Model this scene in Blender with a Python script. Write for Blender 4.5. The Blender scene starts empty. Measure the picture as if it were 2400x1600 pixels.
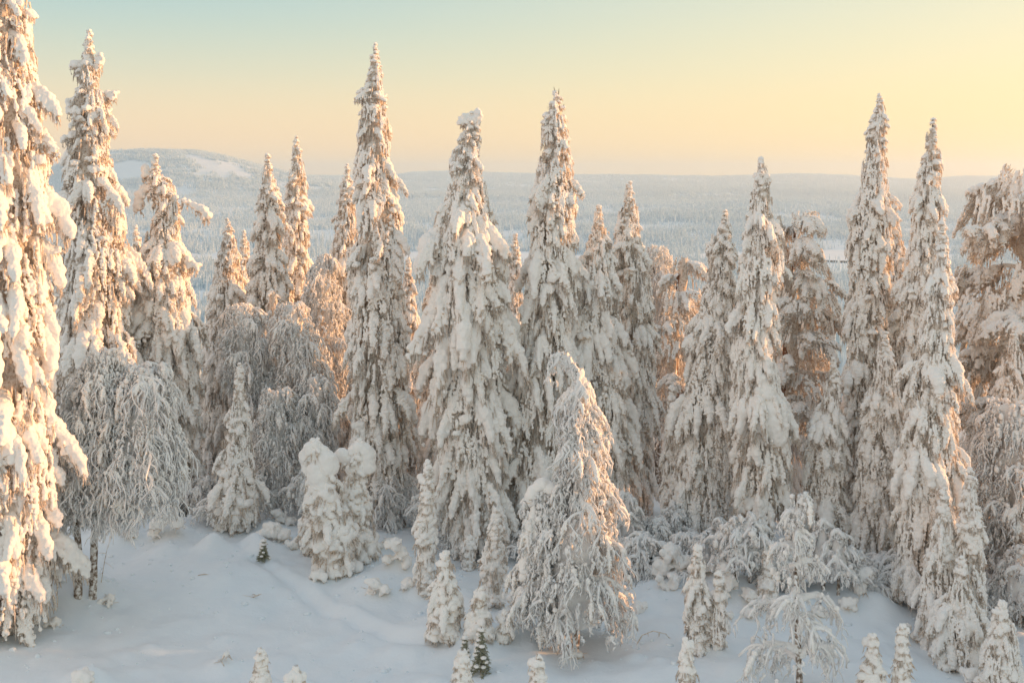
import bpy, math, random
import numpy as np
from mathutils import Vector, Matrix, Euler

R = math.radians
SC = bpy.context.scene
COL = SC.collection

# ------------------------------------------------------------------ camera, sky, sun, exposure
EYE, FPX, HOR = 11.0, 2573.0, 425.0          # eye height, focal length and horizon row in pixels of a 2400 px wide frame
cam = bpy.data.cameras.new('camera'); camo = bpy.data.objects.new('camera', cam); COL.objects.link(camo)
camo.location = (0, 0, EYE); camo.rotation_euler = (R(90), 0, 0)
cam.lens = 36 * FPX / 2400; cam.shift_y = -(800 - HOR) / 2400
cam.clip_start = .5; cam.clip_end = 40000
SC.camera = camo

SUN_AZ, SUN_EL = 79.0, 7.8                   # azimuth clockwise from the view direction
w = bpy.data.worlds.new('World'); SC.world = w; w.use_nodes = True
nt = w.node_tree; N = nt.nodes; L = nt.links
bg = N['Background']; bg.inputs[1].default_value = 0.10
sky = N.new('ShaderNodeTexSky'); sky.sky_type = 'NISHITA'; sky.sun_disc = False
sky.sun_elevation = R(SUN_EL); sky.sun_rotation = R(SUN_AZ)
sky.air_density = 1.0; sky.dust_density = 3.0; sky.ozone_density = 1.5
tc = N.new('ShaderNodeTexCoord')
sep = N.new('ShaderNodeSeparateXYZ'); L.new(tc.outputs['Generated'], sep.inputs[0])
def wramp(stops):
    r = N.new('ShaderNodeValToRGB'); r.color_ramp.interpolation = 'B_SPLINE'
    while len(r.color_ramp.elements) > 1: r.color_ramp.elements.remove(r.color_ramp.elements[0])
    r.color_ramp.elements[0].position = stops[0][0]; r.color_ramp.elements[0].color = (*stops[0][1], 1)
    for p, c in stops[1:]:
        e = r.color_ramp.elements.new(p); e.color = (*c, 1)
    L.new(sep.outputs['Z'], r.inputs[0]); return r
away = wramp([(0, (1.0, .64, .33)), (.045, (.94, .66, .37)), (.095, (.66, .64, .45)), (.16, (.33, .52, .53)), (.35, (.40, .49, .50)), (1, (.33, .42, .52))])
toward = wramp([(0, (1.0, .68, .27)), (.04, (.98, .73, .32)), (.10, (.92, .77, .42)), (.19, (.74, .73, .54)), (.40, (.52, .55, .53)), (1, (.35, .43, .51))])
dot = N.new('ShaderNodeVectorMath'); dot.operation = 'DOT_PRODUCT'
L.new(tc.outputs['Generated'], dot.inputs[0]); dot.inputs[1].default_value = (math.sin(R(SUN_AZ)), math.cos(R(SUN_AZ)), 0)
mr = N.new('ShaderNodeMapRange'); mr.interpolation_type = 'SMOOTHSTEP'
mr.inputs['From Min'].default_value = -.25; mr.inputs['From Max'].default_value = .95
L.new(dot.outputs['Value'], mr.inputs['Value'])
mix = N.new('ShaderNodeMix'); mix.data_type = 'RGBA'
L.new(mr.outputs[0], mix.inputs[0]); L.new(away.outputs[0], mix.inputs[6]); L.new(toward.outputs[0], mix.inputs[7])
antisun_fill = wramp([(0, (1.15, .80, .55)), (.10, (1.15, .84, .62)), (.25, (1.0, .78, .62)), (.5, (.66, .61, .57)), (1, (.33, .42, .52))])     # warm fill added opposite the sun, out of view, lifts shaded tree faces
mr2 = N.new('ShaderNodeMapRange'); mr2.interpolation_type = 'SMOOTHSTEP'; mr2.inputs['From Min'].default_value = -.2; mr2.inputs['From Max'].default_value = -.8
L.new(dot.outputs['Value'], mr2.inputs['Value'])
mixb = N.new('ShaderNodeMix'); mixb.data_type = 'RGBA'; L.new(mr2.outputs[0], mixb.inputs[0]); L.new(mix.outputs[2], mixb.inputs[6]); L.new(antisun_fill.outputs[0], mixb.inputs[7]); mix = mixb
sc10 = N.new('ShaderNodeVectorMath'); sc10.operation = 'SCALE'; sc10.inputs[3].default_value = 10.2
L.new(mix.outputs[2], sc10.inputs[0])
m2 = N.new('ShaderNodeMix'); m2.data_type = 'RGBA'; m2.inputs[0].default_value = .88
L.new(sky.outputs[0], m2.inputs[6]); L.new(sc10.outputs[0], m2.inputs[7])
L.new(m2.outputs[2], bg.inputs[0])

sun = bpy.data.lights.new('sun', 'SUN'); suno = bpy.data.objects.new('sun', sun); COL.objects.link(suno)
sun.energy = 5.0; sun.angle = R(.6); sun.color = (1.0, .49, .20)
sd = Vector((math.sin(R(SUN_AZ)) * math.cos(R(SUN_EL)), math.cos(R(SUN_AZ)) * math.cos(R(SUN_EL)), math.sin(R(SUN_EL))))
suno.rotation_euler = sd.to_track_quat('Z', 'Y').to_euler()

SC.view_settings.view_transform = 'Standard'; SC.view_settings.look = 'None'
SC.view_settings.exposure = .40; SC.view_settings.gamma = 1; SC.view_settings.use_curve_mapping = False
SC.render.engine = 'CYCLES'
SC.cycles.max_bounces = 10; SC.cycles.diffuse_bounces = 8; SC.cycles.volume_bounces = 1
SC.cycles.transmission_bounces = 4; SC.cycles.use_denoising = True

# ------------------------------------------------------------------ helpers
def _hash(ix, iy, iz, seed):
    h = (ix * 374761393 + iy * 668265263 + iz * 2147483647 + seed * 1274126177) & 0xFFFFFFFF
    h = ((h ^ (h >> 13)) * 1274126177) & 0xFFFFFFFF
    h = (h ^ (h >> 16)) & 0xFFFFFFFF
    return h / 4294967295.0 * 2 - 1
def noise(x, y, z=0.0, seed=0):
    x, y, z = np.broadcast_arrays(np.asarray(x, float), np.asarray(y, float), np.asarray(z, float))
    xi, yi, zi = np.floor(x).astype(np.int64), np.floor(y).astype(np.int64), np.floor(z).astype(np.int64)
    fx, fy, fz = x - xi, y - yi, z - zi
    fx, fy, fz = (f * f * f * (f * (f * 6 - 15) + 10) for f in (fx, fy, fz))
    out = 0
    for a in (0, 1):
        wa = fx if a else 1 - fx
        for b in (0, 1):
            wb = fy if b else 1 - fy
            for c in (0, 1):
                wc = fz if c else 1 - fz
                out = out + wa * wb * wc * _hash(xi + a, yi + b, zi + c, seed)
    return out

def tagged(o, label=None, cat=None, group=None, kind=None):
    if label: o['label'] = label
    if cat: o['category'] = cat
    if group: o['group'] = group
    if kind: o['kind'] = kind
    return o
def link(name, data, parent=None):
    o = bpy.data.objects.new(name, data); COL.objects.link(o)
    if parent is not None: o.parent = parent
    return o

class MB:
    """collects verts / faces / material indices"""
    def __init__(s): s.v = []; s.f = []; s.m = []; s.n = 0
    def add(s, v, f, m=0):
        v = np.asarray(v, float).reshape(-1, 3); s.v.append(v)
        s.f.extend([tuple(i + s.n for i in q) for q in f]); s.m.extend([m] * len(f)); s.n += len(v)
    def mesh(s, name, mats, smooth=True):
        me = bpy.data.meshes.new(name)
        me.from_pydata(np.concatenate(s.v).tolist() if s.v else [], [], s.f)
        for m in mats: me.materials.append(m)
        me.polygons.foreach_set('material_index', s.m)
        me.polygons.foreach_set('use_smooth', [smooth] * len(s.f))
        me.update(); return me

_tf = {}
def tube_faces(n, k):
    if (n, k) not in _tf:
        f = []
        for i in range(n - 1):
            for j in range(k):
                a = i * k + j; b = i * k + (j + 1) % k
                f.append((a, b, b + k, a + k))
        f.append(tuple(range((n - 1) * k, n * k)))
        _tf[(n, k)] = f
    return _tf[(n, k)]
def tube(mb, P, rad, k=4, m=0, flat=1.0, lift=0.0):
    """tube along points P, radii rad; 'lift' thickens the upper side (snow lying on it)"""
    P = np.asarray(P, float); n = len(P); rad = np.asarray(rad, float)
    T = np.gradient(P, axis=0); T /= np.linalg.norm(T, axis=1)[:, None] + 1e-9
    up = np.tile(np.array([0, 0, 1.0]), (n, 1)); steep = np.abs(T[:, 2]) > .97; up[steep] = (1, 0, 0)
    S = np.cross(T, up); S /= np.linalg.norm(S, axis=1)[:, None] + 1e-9
    U = np.cross(S, T)
    a = np.arange(k) * 2 * math.pi / k
    ca, sa = np.cos(a), np.sin(a)
    V = P[:, None, :] + rad[:, None, None] * (ca[None, :, None] * S[:, None, :] + (sa * flat + lift * np.maximum(sa, 0))[None, :, None] * U[:, None, :])
    mb.add(V, tube_faces(n, k), m)

def ico(sub):
    import bmesh
    bm = bmesh.new(); bmesh.ops.create_icosphere(bm, subdivisions=sub, radius=1)
    v = np.array([p.co[:] for p in bm.verts]); f = [tuple(q.index for q in t.verts) for t in bm.faces]; bm.free(); return v, f
ICO1, ICO2 = ico(1), ico(2)

def remesh_balls(balls, voxel, seed, amp=.012, freq=13):
    """union of balls -> one smooth skin, as arrays"""
    mb = MB(); v0, f0 = ICO2
    for b in balls:
        x, y, z, r = b[:4]; sz = b[4] if len(b) > 4 else .85
        mb.add(v0 * np.array([r, r, r * sz]) + np.array([x, y, z]), f0)
    me = mb.mesh('tmp', []); o = bpy.data.objects.new('tmp', me); COL.objects.link(o)
    md = o.modifiers.new('r', 'REMESH'); md.mode = 'VOXEL'; md.voxel_size = voxel; md.use_smooth_shade = True
    sm = o.modifiers.new('s', 'SMOOTH'); sm.factor = .5; sm.iterations = 2
    dg = bpy.context.evaluated_depsgraph_get(); ev = o.evaluated_get(dg); m2 = ev.to_mesh()
    n = len(m2.vertices); v = np.empty(n * 3); m2.vertices.foreach_get('co', v); v = v.reshape(-1, 3)
    nr = np.empty(n * 3); m2.vertices.foreach_get('normal', nr); nr = nr.reshape(-1, 3)
    f = [tuple(p.vertices) for p in m2.polygons]
    ev.to_mesh_clear(); bpy.data.objects.remove(o); bpy.data.meshes.remove(me)
    d = amp * noise(*(v * freq).T, seed) + amp * .75 * noise(*(v * freq * 2.3).T, seed + 1)
    return v + nr * d[:, None], f

# ------------------------------------------------------------------ materials
def material(name):
    m = bpy.data.materials.new(name); m.use_nodes = True
    return m, m.node_tree.nodes, m.node_tree.links, m.node_tree.nodes['Principled BSDF']
def nz(Nn, Ll, scale, detail=3, coord='Object', rough=.55, vec=None):
    n = Nn.new('ShaderNodeTexNoise'); n.inputs['Scale'].default_value = scale; n.inputs['Detail'].default_value = detail
    n.inputs['Roughness'].default_value = rough
    if vec is None:
        t = Nn.new('ShaderNodeTexCoord'); vec = t.outputs[coord]
    Ll.new(vec, n.inputs['Vector']); return n
def ramp(Nn, Ll, src, stops):
    r = Nn.new('ShaderNodeValToRGB'); e = r.color_ramp.elements
    e[0].position, e[0].color = stops[0][0], (*stops[0][1], 1); e[1].position, e[1].color = stops[-1][0], (*stops[-1][1], 1)
    for p, c in stops[1:-1]:
        q = e.new(p); q.color = (*c, 1)
    Ll.new(src, r.inputs[0]); return r
def wpos(Nn):
    g = Nn.new('ShaderNodeNewGeometry'); return g.outputs['Position']
def bump(Nn, Ll, src, b, strength, dist):
    n = Nn.new('ShaderNodeBump'); n.inputs['Strength'].default_value = strength; n.inputs['Distance'].default_value = dist
    Ll.new(src, n.inputs['Height']); Ll.new(n.outputs[0], b.inputs['Normal'])

TWIG = (.54, .365, .225)
SNOW = (.92, .895, .865)
def snowy(name, snow=SNOW, twig=TWIG, lo=.66, hi=.76, freq=7.0, under=-.92, transl=.0):
    """snow lying on frosted twigs: the twigs show on the underside and in small gaps"""
    m, n, l, b = material(name)
    b.inputs['Roughness'].default_value = .85; b.inputs['Specular IOR Level'].default_value = .25; pass
    P = wpos(n); a = nz(n, l, freq, 4, vec=P, rough=.65)
    r1 = n.new('ShaderNodeMapRange'); r1.inputs['From Min'].default_value = lo; r1.inputs['From Max'].default_value = hi
    l.new(a.outputs[0], r1.inputs['Value'])
    g = n.new('ShaderNodeNewGeometry'); s = n.new('ShaderNodeSeparateXYZ'); l.new(g.outputs['Normal'], s.inputs[0])
    nb = nz(n, l, freq * 2.5, 3, vec=P)
    ad = n.new('ShaderNodeMath'); ad.operation = 'MULTIPLY_ADD'; l.new(nb.outputs[0], ad.inputs[0]); ad.inputs[1].default_value = 1.1; l.new(s.outputs['Z'], ad.inputs[2])
    r2 = n.new('ShaderNodeMapRange'); r2.inputs['From Min'].default_value = under + .35 + .55; r2.inputs['From Max'].default_value = under + .55
    l.new(ad.outputs[0], r2.inputs['Value'])
    mx = n.new('ShaderNodeMath'); mx.operation = 'MAXIMUM'; l.new(r1.outputs[0], mx.inputs[0]); l.new(r2.outputs[0], mx.inputs[1])
    fr = nz(n, l, 38, 2, vec=P)
    frc = ramp(n, l, fr.outputs[0], [(.40, twig), (.62, tuple(min(.86, c * 1.3 + .24) for c in twig))])
    mc = n.new('ShaderNodeMix'); mc.data_type = 'RGBA'; l.new(mx.outputs[0], mc.inputs[0]); mc.inputs[6].default_value = (*snow, 1); l.new(frc.outputs[0], mc.inputs[7])
    l.new(mc.outputs[2], b.inputs['Base Color'])
    bump(n, l, nb.outputs[0], b, .35, .03)
    return m
def frosted(name, dark, light, freq=26, lo=.38, hi=.62, tr=.28):
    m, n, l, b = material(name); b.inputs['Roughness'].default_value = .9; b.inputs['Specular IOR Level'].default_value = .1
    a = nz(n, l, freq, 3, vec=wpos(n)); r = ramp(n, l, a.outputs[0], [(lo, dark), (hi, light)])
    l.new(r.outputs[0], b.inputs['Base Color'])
    t = n.new('ShaderNodeBsdfTranslucent'); l.new(r.outputs[0], t.inputs[0])
    ms = n.new('ShaderNodeMixShader'); ms.inputs[0].default_value = tr
    l.new(b.outputs[0], ms.inputs[1]); l.new(t.outputs[0], ms.inputs[2]); l.new(ms.outputs[0], n['Material Output'].inputs[0])
    return m
M_SNOW = snowy('snow_on_twigs')
M_SNOWF = snowy('snow_clotted_twigs', lo=.60, hi=.72, freq=11, under=-.72)
M_TWIG = frosted('frosted_needles', (.56, .40, .27), (.90, .84, .77), 26, .30, .52)
M_CORE = frosted('inner_branches', (.52, .38, .26), (.88, .82, .75), 16, .30, .54)
M_RIME = frosted('rimed_birch_twigs', (.84, .81, .77), (.95, .94, .93), 16, .28, .46, .10)
M_GREEN = frosted('green_needles', (.34, .34, .22), (.68, .66, .56), 30, .40, .72)
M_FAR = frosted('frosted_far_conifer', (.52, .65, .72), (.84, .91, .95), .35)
m, n, l, b = material('bark')
a = nz(n, l, 9, 4, vec=wpos(n)); r = ramp(n, l, a.outputs[0], [(.35, (.055, .038, .026)), (.55, (.17, .12, .085)), (.66, (.62, .60, .58))]); l.new(r.outputs[0], b.inputs['Base Color']); b.inputs['Roughness'].default_value = .95
bump(n, l, a.outputs[0], b, .6, .03); M_BARK = m
m, n, l, b = material('pine_bark')
a = nz(n, l, 7, 4, vec=wpos(n)); r = ramp(n, l, a.outputs[0], [(.35, (.12, .05, .028)), (.58, (.30, .14, .075)), (.70, (.65, .60, .56))]); l.new(r.outputs[0], b.inputs['Base Color']); b.inputs['Roughness'].default_value = .9
bump(n, l, a.outputs[0], b, .6, .03); M_PBARK = m
m, n, l, b = material('ground_snow')
P = wpos(n); a = nz(n, l, .9, 5, vec=P, rough=.6); a2 = nz(n, l, 9, 4, vec=P)
r = ramp(n, l, a.outputs[0], [(.3, (.78, .84, .89)), (.7, (.84, .885, .92))]); l.new(r.outputs[0], b.inputs['Base Color'])
b.inputs['Roughness'].default_value = .7; b.inputs['Specular IOR Level'].default_value = .3
ad = n.new('ShaderNodeMath'); ad.operation = 'MULTIPLY_ADD'; l.new(a2.outputs[0], ad.inputs[0]); ad.inputs[1].default_value = .12; l.new(a.outputs[0], ad.inputs[2])
bump(n, l, ad.outputs[0], b, .5, .12); M_GROUND = m
m, n, l, b = material('lake_snow'); a = nz(n, l, .02, 3, vec=wpos(n)); r = ramp(n, l, a.outputs[0], [(.3, (.82, .85, .89)), (.7, (.86, .88, .91))]); l.new(r.outputs[0], b.inputs['Base Color']); b.inputs['Roughness'].default_value = .6; M_LAKE = m

# ------------------------------------------------------------------ terrain
S = 2400 / 2352.0
ZK = np.array([(0, 0), (34, 0), (45, -1.2), (60, -4), (90, -10), (150, -22), (350, -52), (750, -88), (1050, -101), (1450, -106.5), (1800, -106.5), (2200, -96), (3000, -84), (4500, -66), (6200, -42), (7600, -14), (9000, 20), (10500, 20), (13000, -40), (30000, -200)], float)
FELL = np.array([(-700, 520), (-300, 470), (60, 410), (130, 384), (190, 362), (250, 351), (350, 347), (440, 350), (500, 360), (560, 374), (600, 386), (660, 400), (760, 420), (860, 452), (1000, 500), (1200, 540)], float) * S
RIDGE = np.array([(-900, 400), (0, 402), (600, 404), (690, 406), (800, 407), (905, 405), (950, 399), (1030, 397), (1110, 399), (1230, 403), (1330, 405), (1500, 406), (1640, 409), (1760, 405), (1830, 403), (1950, 406), (2070, 415), (2130, 416), (2190, 410), (2352, 408), (3200, 404)], float) * S
def track_path():
    pts = [(560, 1275), (592, 1300), (640, 1325), (690, 1350), (740, 1385), (800, 1405), (850, 1430), (900, 1452), (960, 1468), (1035, 1485)]
    P = []
    for x, y in pts:
        Y = EYE * FPX / (y * S - HOR); P.append(((x * S - 1200) / FPX * Y, Y))
    return np.array(P)
TRACK = track_path()
MOUNDS = []                                   # (X, Y, radius, height): filled below
def height(X, Y):
    X = np.asarray(X, float); Y = np.asarray(Y, float)
    D = np.sqrt(np.maximum(Y, 0) ** 2 + np.minimum(Y, 0) ** 2 * .5 + (.45 * X) ** 2)
    z = np.interp(D, ZK[:, 0], ZK[:, 1])
    u = np.where(Y > 100, X / np.maximum(Y, 100) * FPX + 1200, 1200)
    # rolling relief that grows with distance
    far = np.clip((D - 300) / 1500, 0, 1)
    lake = np.exp(-np.clip(np.abs(D - 1625) - 175, 0, None) ** 2 / 200 ** 2)
    z = z + far * (1 - lake) * (10 * noise(X / 420, Y / 420, 0, 5) + 13 * noise(X / 1100, Y / 1100, 0, 6) * np.clip(D / 3000, 0, 1.3))
    # the bare-topped fell on the left, about 5 km away
    top = EYE - (np.interp(u, FELL[:, 0], FELL[:, 1]) - HOR) / FPX * 5200
    e = np.exp(-(np.abs(Y - 5200) / 950) ** 2.2) * (Y > 0)
    z = z + np.maximum(top - z, 0) * e
    # the long low ridge that makes the skyline
    top = EYE - (np.interp(u, RIDGE[:, 0], RIDGE[:, 1]) - HOR) / FPX * 9300 + 4 * noise(X / 300, Y / 300, 0, 9)
    e = np.exp(-(np.abs(Y - 9300) / 1700) ** 2.0) * (Y > 0)
    z = z * (1 - e) + top * e
    # wooded rise across the valley on the right
    e = np.exp(-((u - 1850) / 420) ** 2) * np.exp(-((Y - 3000) / 520) ** 2)
    z = z + 34 * e
    e = np.exp(-((u - 1150) / 500) ** 2) * np.exp(-((Y - 4300) / 500) ** 2)
    z = z + 16 * e
    # near snow: drifts, hummocks, trail
    nr = np.clip(1 - (D - 60) / 100, 0, 1)
    z = z + nr * (.30 * noise(X / 6.5, Y / 6.5, 0, 1) + .15 * noise(X / 1.9, Y / 1.9, 0, 2) + .045 * noise(X / .6, Y / .6, 0, 3) + .018 * noise(X / .25, Y / .25, 0, 4))
    z = z - nr * np.clip((X - 4) / 14, 0, 1) * .35
    near = (np.abs(X) < 26) & (Y > 14) & (Y < 52)
    if near.any():
        full, X, Y, D = z, X[near], Y[near], D[near]; z = full[near]
        for mx, my, mr_, mh in MOUNDS:
            k_ = (np.abs(X - mx) < 2.4 * mr_) & (np.abs(Y - my) < 2.4 * mr_)
            if k_.any(): z[k_] += mh * np.exp(-((X[k_] - mx) ** 2 + (Y[k_] - my) ** 2) / mr_ ** 2 * 1.3)
        sel = (D > 22) & (D < 40)
        d2 = np.full(X.shape, 9.0); sg = np.zeros(X.shape)
        for a, c in zip(TRACK[:-1], TRACK[1:]):
            ab = c - a; t = np.clip(((X - a[0]) * ab[0] + (Y - a[1]) * ab[1]) / (ab @ ab), 0, 1)
            q = np.hypot(X - a[0] - t * ab[0], Y - a[1] - t * ab[1])
            s_ = np.sign((X - a[0]) * ab[1] - (Y - a[1]) * ab[0])
            sg = np.where(q < d2, s_, sg); d2 = np.minimum(d2, q)
        w_ = .8 + .2 * noise(X * 2.3, Y * 2.3, 0, 12)
        full[near] = z + sel * (-.10 * np.exp(-(d2 / .17) ** 2) * w_ + .085 * np.exp(-((d2 * sg + .34) / .17) ** 2) * w_)
        z = full
    return z
def h1(X, Y): return float(height(np.array([X]), np.array([Y]))[0])
def pix(xv, yv, Y):
    """point seen at (xv, yv) of the photograph at depth Y"""
    return Vector(((xv * S - 1200) / FPX * Y, Y, EYE - (yv * S - HOR) / FPX * Y))
def depth_at(xv, yv):
    """depth where the line of sight through a pixel meets the snow"""
    Ys = np.arange(20, 60, .08); X = (xv * S - 1200) / FPX * Ys
    d = EYE - (yv * S - HOR) / FPX * Ys - height(X, Ys)
    k = np.argmax(d < 0); return float(Ys[k]) if d[k] < 0 else 60.0

# snow hummocks: pixel x, y, radius m, height m
for x, y, r_, h_ in [(430, 1210, 1.7, .25), (330, 1215, 1.2, .2), (620, 1215, 1.0, .3), (480, 1330, 1.6, .22), (200, 1560, .55, .32), (140, 1370, .9, .5), (215, 1365, .7, .35), (900, 1330, 1.3, .4),
                     (1500, 1330, 1.4, .55), (1640, 1350, 1.0, .45), (1700, 1395, 1.2, .4), (1900, 1385, 1.3, .4), (2010, 1400, 1.2, .35), (1250, 1440, 1.4, .35), (1100, 1480, .9, .25), (700, 1590, .7, .5),
                     (600, 1580, .5, .5), (510, 1510, .4, .2), (1300, 1560, 1.8, .2), (1990, 1560, 1.1, .3), (1470, 1560, 1.0, .2), (2330, 1550, 1.0, .3), (1030, 1440, .9, .35), (860, 1350, .8, .3)]:
    Y = EYE * FPX / (y * S - HOR); MOUNDS.append(((x * S - 1200) / FPX * Y, Y, r_, h_))

qm = random.Random(8)
for _ in range(75):
    y = qm.uniform(1180, 1420); x = qm.uniform(250, 2340)
    if x < 900 and y > 1300: y = qm.uniform(1180, 1290)
    Y = EYE * FPX / (y * S - HOR); MOUNDS.append(((x * S - 1200) / FPX * Y, Y, qm.uniform(.3, .8), qm.uniform(.12, .38)))
for _ in range(40):
    y = qm.uniform(1400, 1568); x = qm.uniform(0, 2340); Y = EYE * FPX / (y * S - HOR); MOUNDS.append(((x * S - 1200) / FPX * Y, Y, qm.uniform(.2, .6), qm.uniform(.03, .14)))
rr = np.concatenate([np.linspace(1, 20, 12)[:-1], np.arange(20, 44, .11), np.geomspace(44, 200, 90)[0:], np.geomspace(203, 26000, 300)])
dense = np.radians(np.linspace(-33, 33, 420)); coarse = np.radians(np.linspace(33, 327, 62))[1:-1]
aa = np.concatenate([dense, coarse]); nr_, na_ = len(rr), len(aa)
RR, AA = np.meshgrid(rr, aa, indexing='ij'); GX, GY = RR * np.sin(AA), RR * np.cos(AA); GZ = height(GX, GY)
V = np.stack([GX, GY, GZ], -1).reshape(-1, 3)
i, j = np.meshgrid(np.arange(nr_ - 1), np.arange(na_), indexing='ij'); j2 = (j + 1) % na_
F = np.stack([i * na_ + j, i * na_ + j2, (i + 1) * na_ + j2, (i + 1) * na_ + j], -1).reshape(-1, 4)
V = np.vstack([V, [[0, 0, h1(0, .1)]]]); c = len(V) - 1
faces = F[:, ::-1].tolist() + [(c, (q + 1) % na_, q) for q in range(na_)]
me = bpy.data.meshes.new('snow_ground'); me.from_pydata(V.tolist(), [], faces); me.materials.append(M_GROUND)
me.polygons.foreach_set('use_smooth', [True] * len(me.polygons)); me.update()
tagged(link('snow_ground', me), 'snow covered ground with low drifts and a faint ski trail', kind='structure')

# frozen lake strips in the valley
mb = MB(); rng = random.Random(4)
def lake(mb, cx, cy, rx, ry):
    k = 60; v = [(cx, cy, -103.2)]
    for q in range(k):
        t = q / k * 2 * math.pi; f_ = 1 + .18 * math.sin(3 * t + cx) + .1 * math.sin(7 * t + cy)
        v.append((cx + rx * f_ * math.cos(t), cy + ry * f_ * math.sin(t), -103.2))
    mb.add(v, [(0, q + 1, (q + 1) % k + 1) for q in range(k)])
lake(mb, -60, 1640, 230, 140)
tagged(link('frozen_lake', mb.mesh('frozen_lake', [M_LAKE])), 'pale blue frozen lake in the valley below the woods', kind='structure')
mb = MB(); lake(mb, 500, 1690, 210, 130)
tagged(link('frozen_lake', mb.mesh('frozen_lake', [M_LAKE])), 'narrow frozen lake in the valley beyond the right trees', kind='structure')
mb = MB(); lake(mb, -520, 1650, 110, 90)
tagged(link('frozen_lake', mb.mesh('frozen_lake', [M_LAKE])), 'small frozen lake in the valley behind the left trees', kind='structure')
LAKES = [(-60, 1640, 250, 150), (500, 1690, 230, 140), (-520, 1650, 125, 100)]

# ------------------------------------------------------------------ far forest (one mass that nobody could count)
rs = np.random.RandomState(3)
def forest_points():
    P = []
    for y0, y1, cnt, sc, kind in [(150, 600, 11000, .9, 0), (600, 1450, 52000, .95, 0), (1450, 2600, 80000, 1.0, 0), (2600, 4000, 80000, 1.05, 0), (4000, 6400, 60000, 1.1, 1), (6400, 10400, 60000, 1.25, 1)]:
        Y = np.sqrt(rs.uniform(y0 ** 2, y1 ** 2, cnt)); U = rs.uniform(-.56, .56, cnt); X = U * Y
        u = U * FPX + 1200
        keep = np.ones(cnt, bool)
        for cx, cy, rx, ry in LAKES: keep &= ((X - cx) / rx) ** 2 + ((Y - cy) / ry) ** 2 > 1
        if y0 >= 2600:      # clearings and ski slopes on the fell
            hsl = noise(X / 260 + Y / 500, Y / 900, 0, 31) + .5 * noise(X / 90, Y / 200, 0, 32)
            on = (Y > 4200) & (Y < 5600) & (u < 720 * S) & (u > 60)
            bare = ((u - 298 * S) / (58)) ** 2 + ((Y - 4440) / 210) ** 2 < 1
            bare |= ((u - (430 + (4900 - Y) * .16) * S) / 34) ** 2 + ((Y - 4600) / 250) ** 2 < 1
            bare |= ((u - (500 + (4900 - Y) * .12) * S) / 26) ** 2 + ((Y - 4560) / 230) ** 2 < 1
            keep &= ~(on & (bare | (hsl > .62)))
        dn = noise(X / 150, Y / 190, 0, 21) + .6 * noise(X / 50, Y / 60, 0, 22)
        keep &= ~((dn > .44) & (rs.rand(cnt) < .9) & (Y > 500))
        X, Y = X[keep], Y[keep]; n_ = len(X)
        s_ = sc * rs.uniform(.55, 1.25, n_) * (1 + .2 * noise(X / 90, Y / 90, 0, 23))
        P.append(np.stack([X, Y, height(X, Y) - .3, s_, np.full(n_, kind) * 4 + rs.randint(0, 4, n_)], -1))
    return np.concatenate(P)
FP = forest_points()
def cone_tree(mb, x, y, H, r, seed, k=6, tiers=3):
    q = random.Random(seed); ox = q.uniform(-.2, .2)
    for t in range(tiers):
        zb = H * (.06 + .30 * t); zt = H * min(1, .50 + .28 * t + .02); rb = r * (1 - .27 * t)
        v = [(x + ox * t * .2, y, zt if t < tiers - 1 else H)]
        for i_ in range(k):
            a_ = i_ * 2 * math.pi / k + t; w_ = rb * q.uniform(.7, 1.2)
            v.append((x + w_ * math.cos(a_), y + w_ * math.sin(a_), zb + q.uniform(-.3, .3)))
        mb.add(v, [(0, i_ + 1, (i_ + 1) % k + 1) for i_ in range(k)])
protos = []
for v_ in range(8):
    mb = MB(); q = random.Random(50 + v_)
    if v_ < 4: cone_tree(mb, 0, 0, q.uniform(11, 15), q.uniform(1.2, 1.7), v_, 7, 3)
    else:
        for t in range(7): cone_tree(mb, q.uniform(-9, 9), q.uniform(-9, 9), q.uniform(9, 15), q.uniform(1.6, 2.4), v_ * 9 + t, 4, 2)
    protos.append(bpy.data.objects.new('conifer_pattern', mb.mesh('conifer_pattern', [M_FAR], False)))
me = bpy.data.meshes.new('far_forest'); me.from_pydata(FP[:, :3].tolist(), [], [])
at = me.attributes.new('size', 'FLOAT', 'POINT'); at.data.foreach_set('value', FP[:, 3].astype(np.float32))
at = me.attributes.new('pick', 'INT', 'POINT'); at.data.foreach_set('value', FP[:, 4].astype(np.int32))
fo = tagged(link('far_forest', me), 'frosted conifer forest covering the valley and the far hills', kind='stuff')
ng = bpy.data.node_groups.new('far_forest', 'GeometryNodeTree')
ng.interface.new_socket('Geometry', in_out='INPUT', socket_type='NodeSocketGeometry'); ng.interface.new_socket('Geometry', in_out='OUTPUT', socket_type='NodeSocketGeometry')
gi, go = ng.nodes.new('NodeGroupInput'), ng.nodes.new('NodeGroupOutput')
iop = ng.nodes.new('GeometryNodeInstanceOnPoints'); gti = ng.nodes.new('GeometryNodeJoinGeometry')
for o in reversed(protos):
    oi = ng.nodes.new('GeometryNodeObjectInfo'); oi.inputs['Object'].default_value = o; oi.inputs['As Instance'].default_value = True
    ng.links.new(oi.outputs['Geometry'], gti.inputs[0])
sa = ng.nodes.new('GeometryNodeInputNamedAttribute'); sa.data_type = 'FLOAT'; sa.inputs[0].default_value = 'size'
sp = ng.nodes.new('GeometryNodeInputNamedAttribute'); sp.data_type = 'INT'; sp.inputs[0].default_value = 'pick'
rv = ng.nodes.new('FunctionNodeRandomValue'); rv.data_type = 'FLOAT'; rv.inputs[3].default_value = 6.283
cx = ng.nodes.new('ShaderNodeCombineXYZ'); ng.links.new(rv.outputs[1], cx.inputs[2])
ng.links.new(gi.outputs[0], iop.inputs['Points']); ng.links.new(gti.outputs[0], iop.inputs['Instance'])
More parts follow.
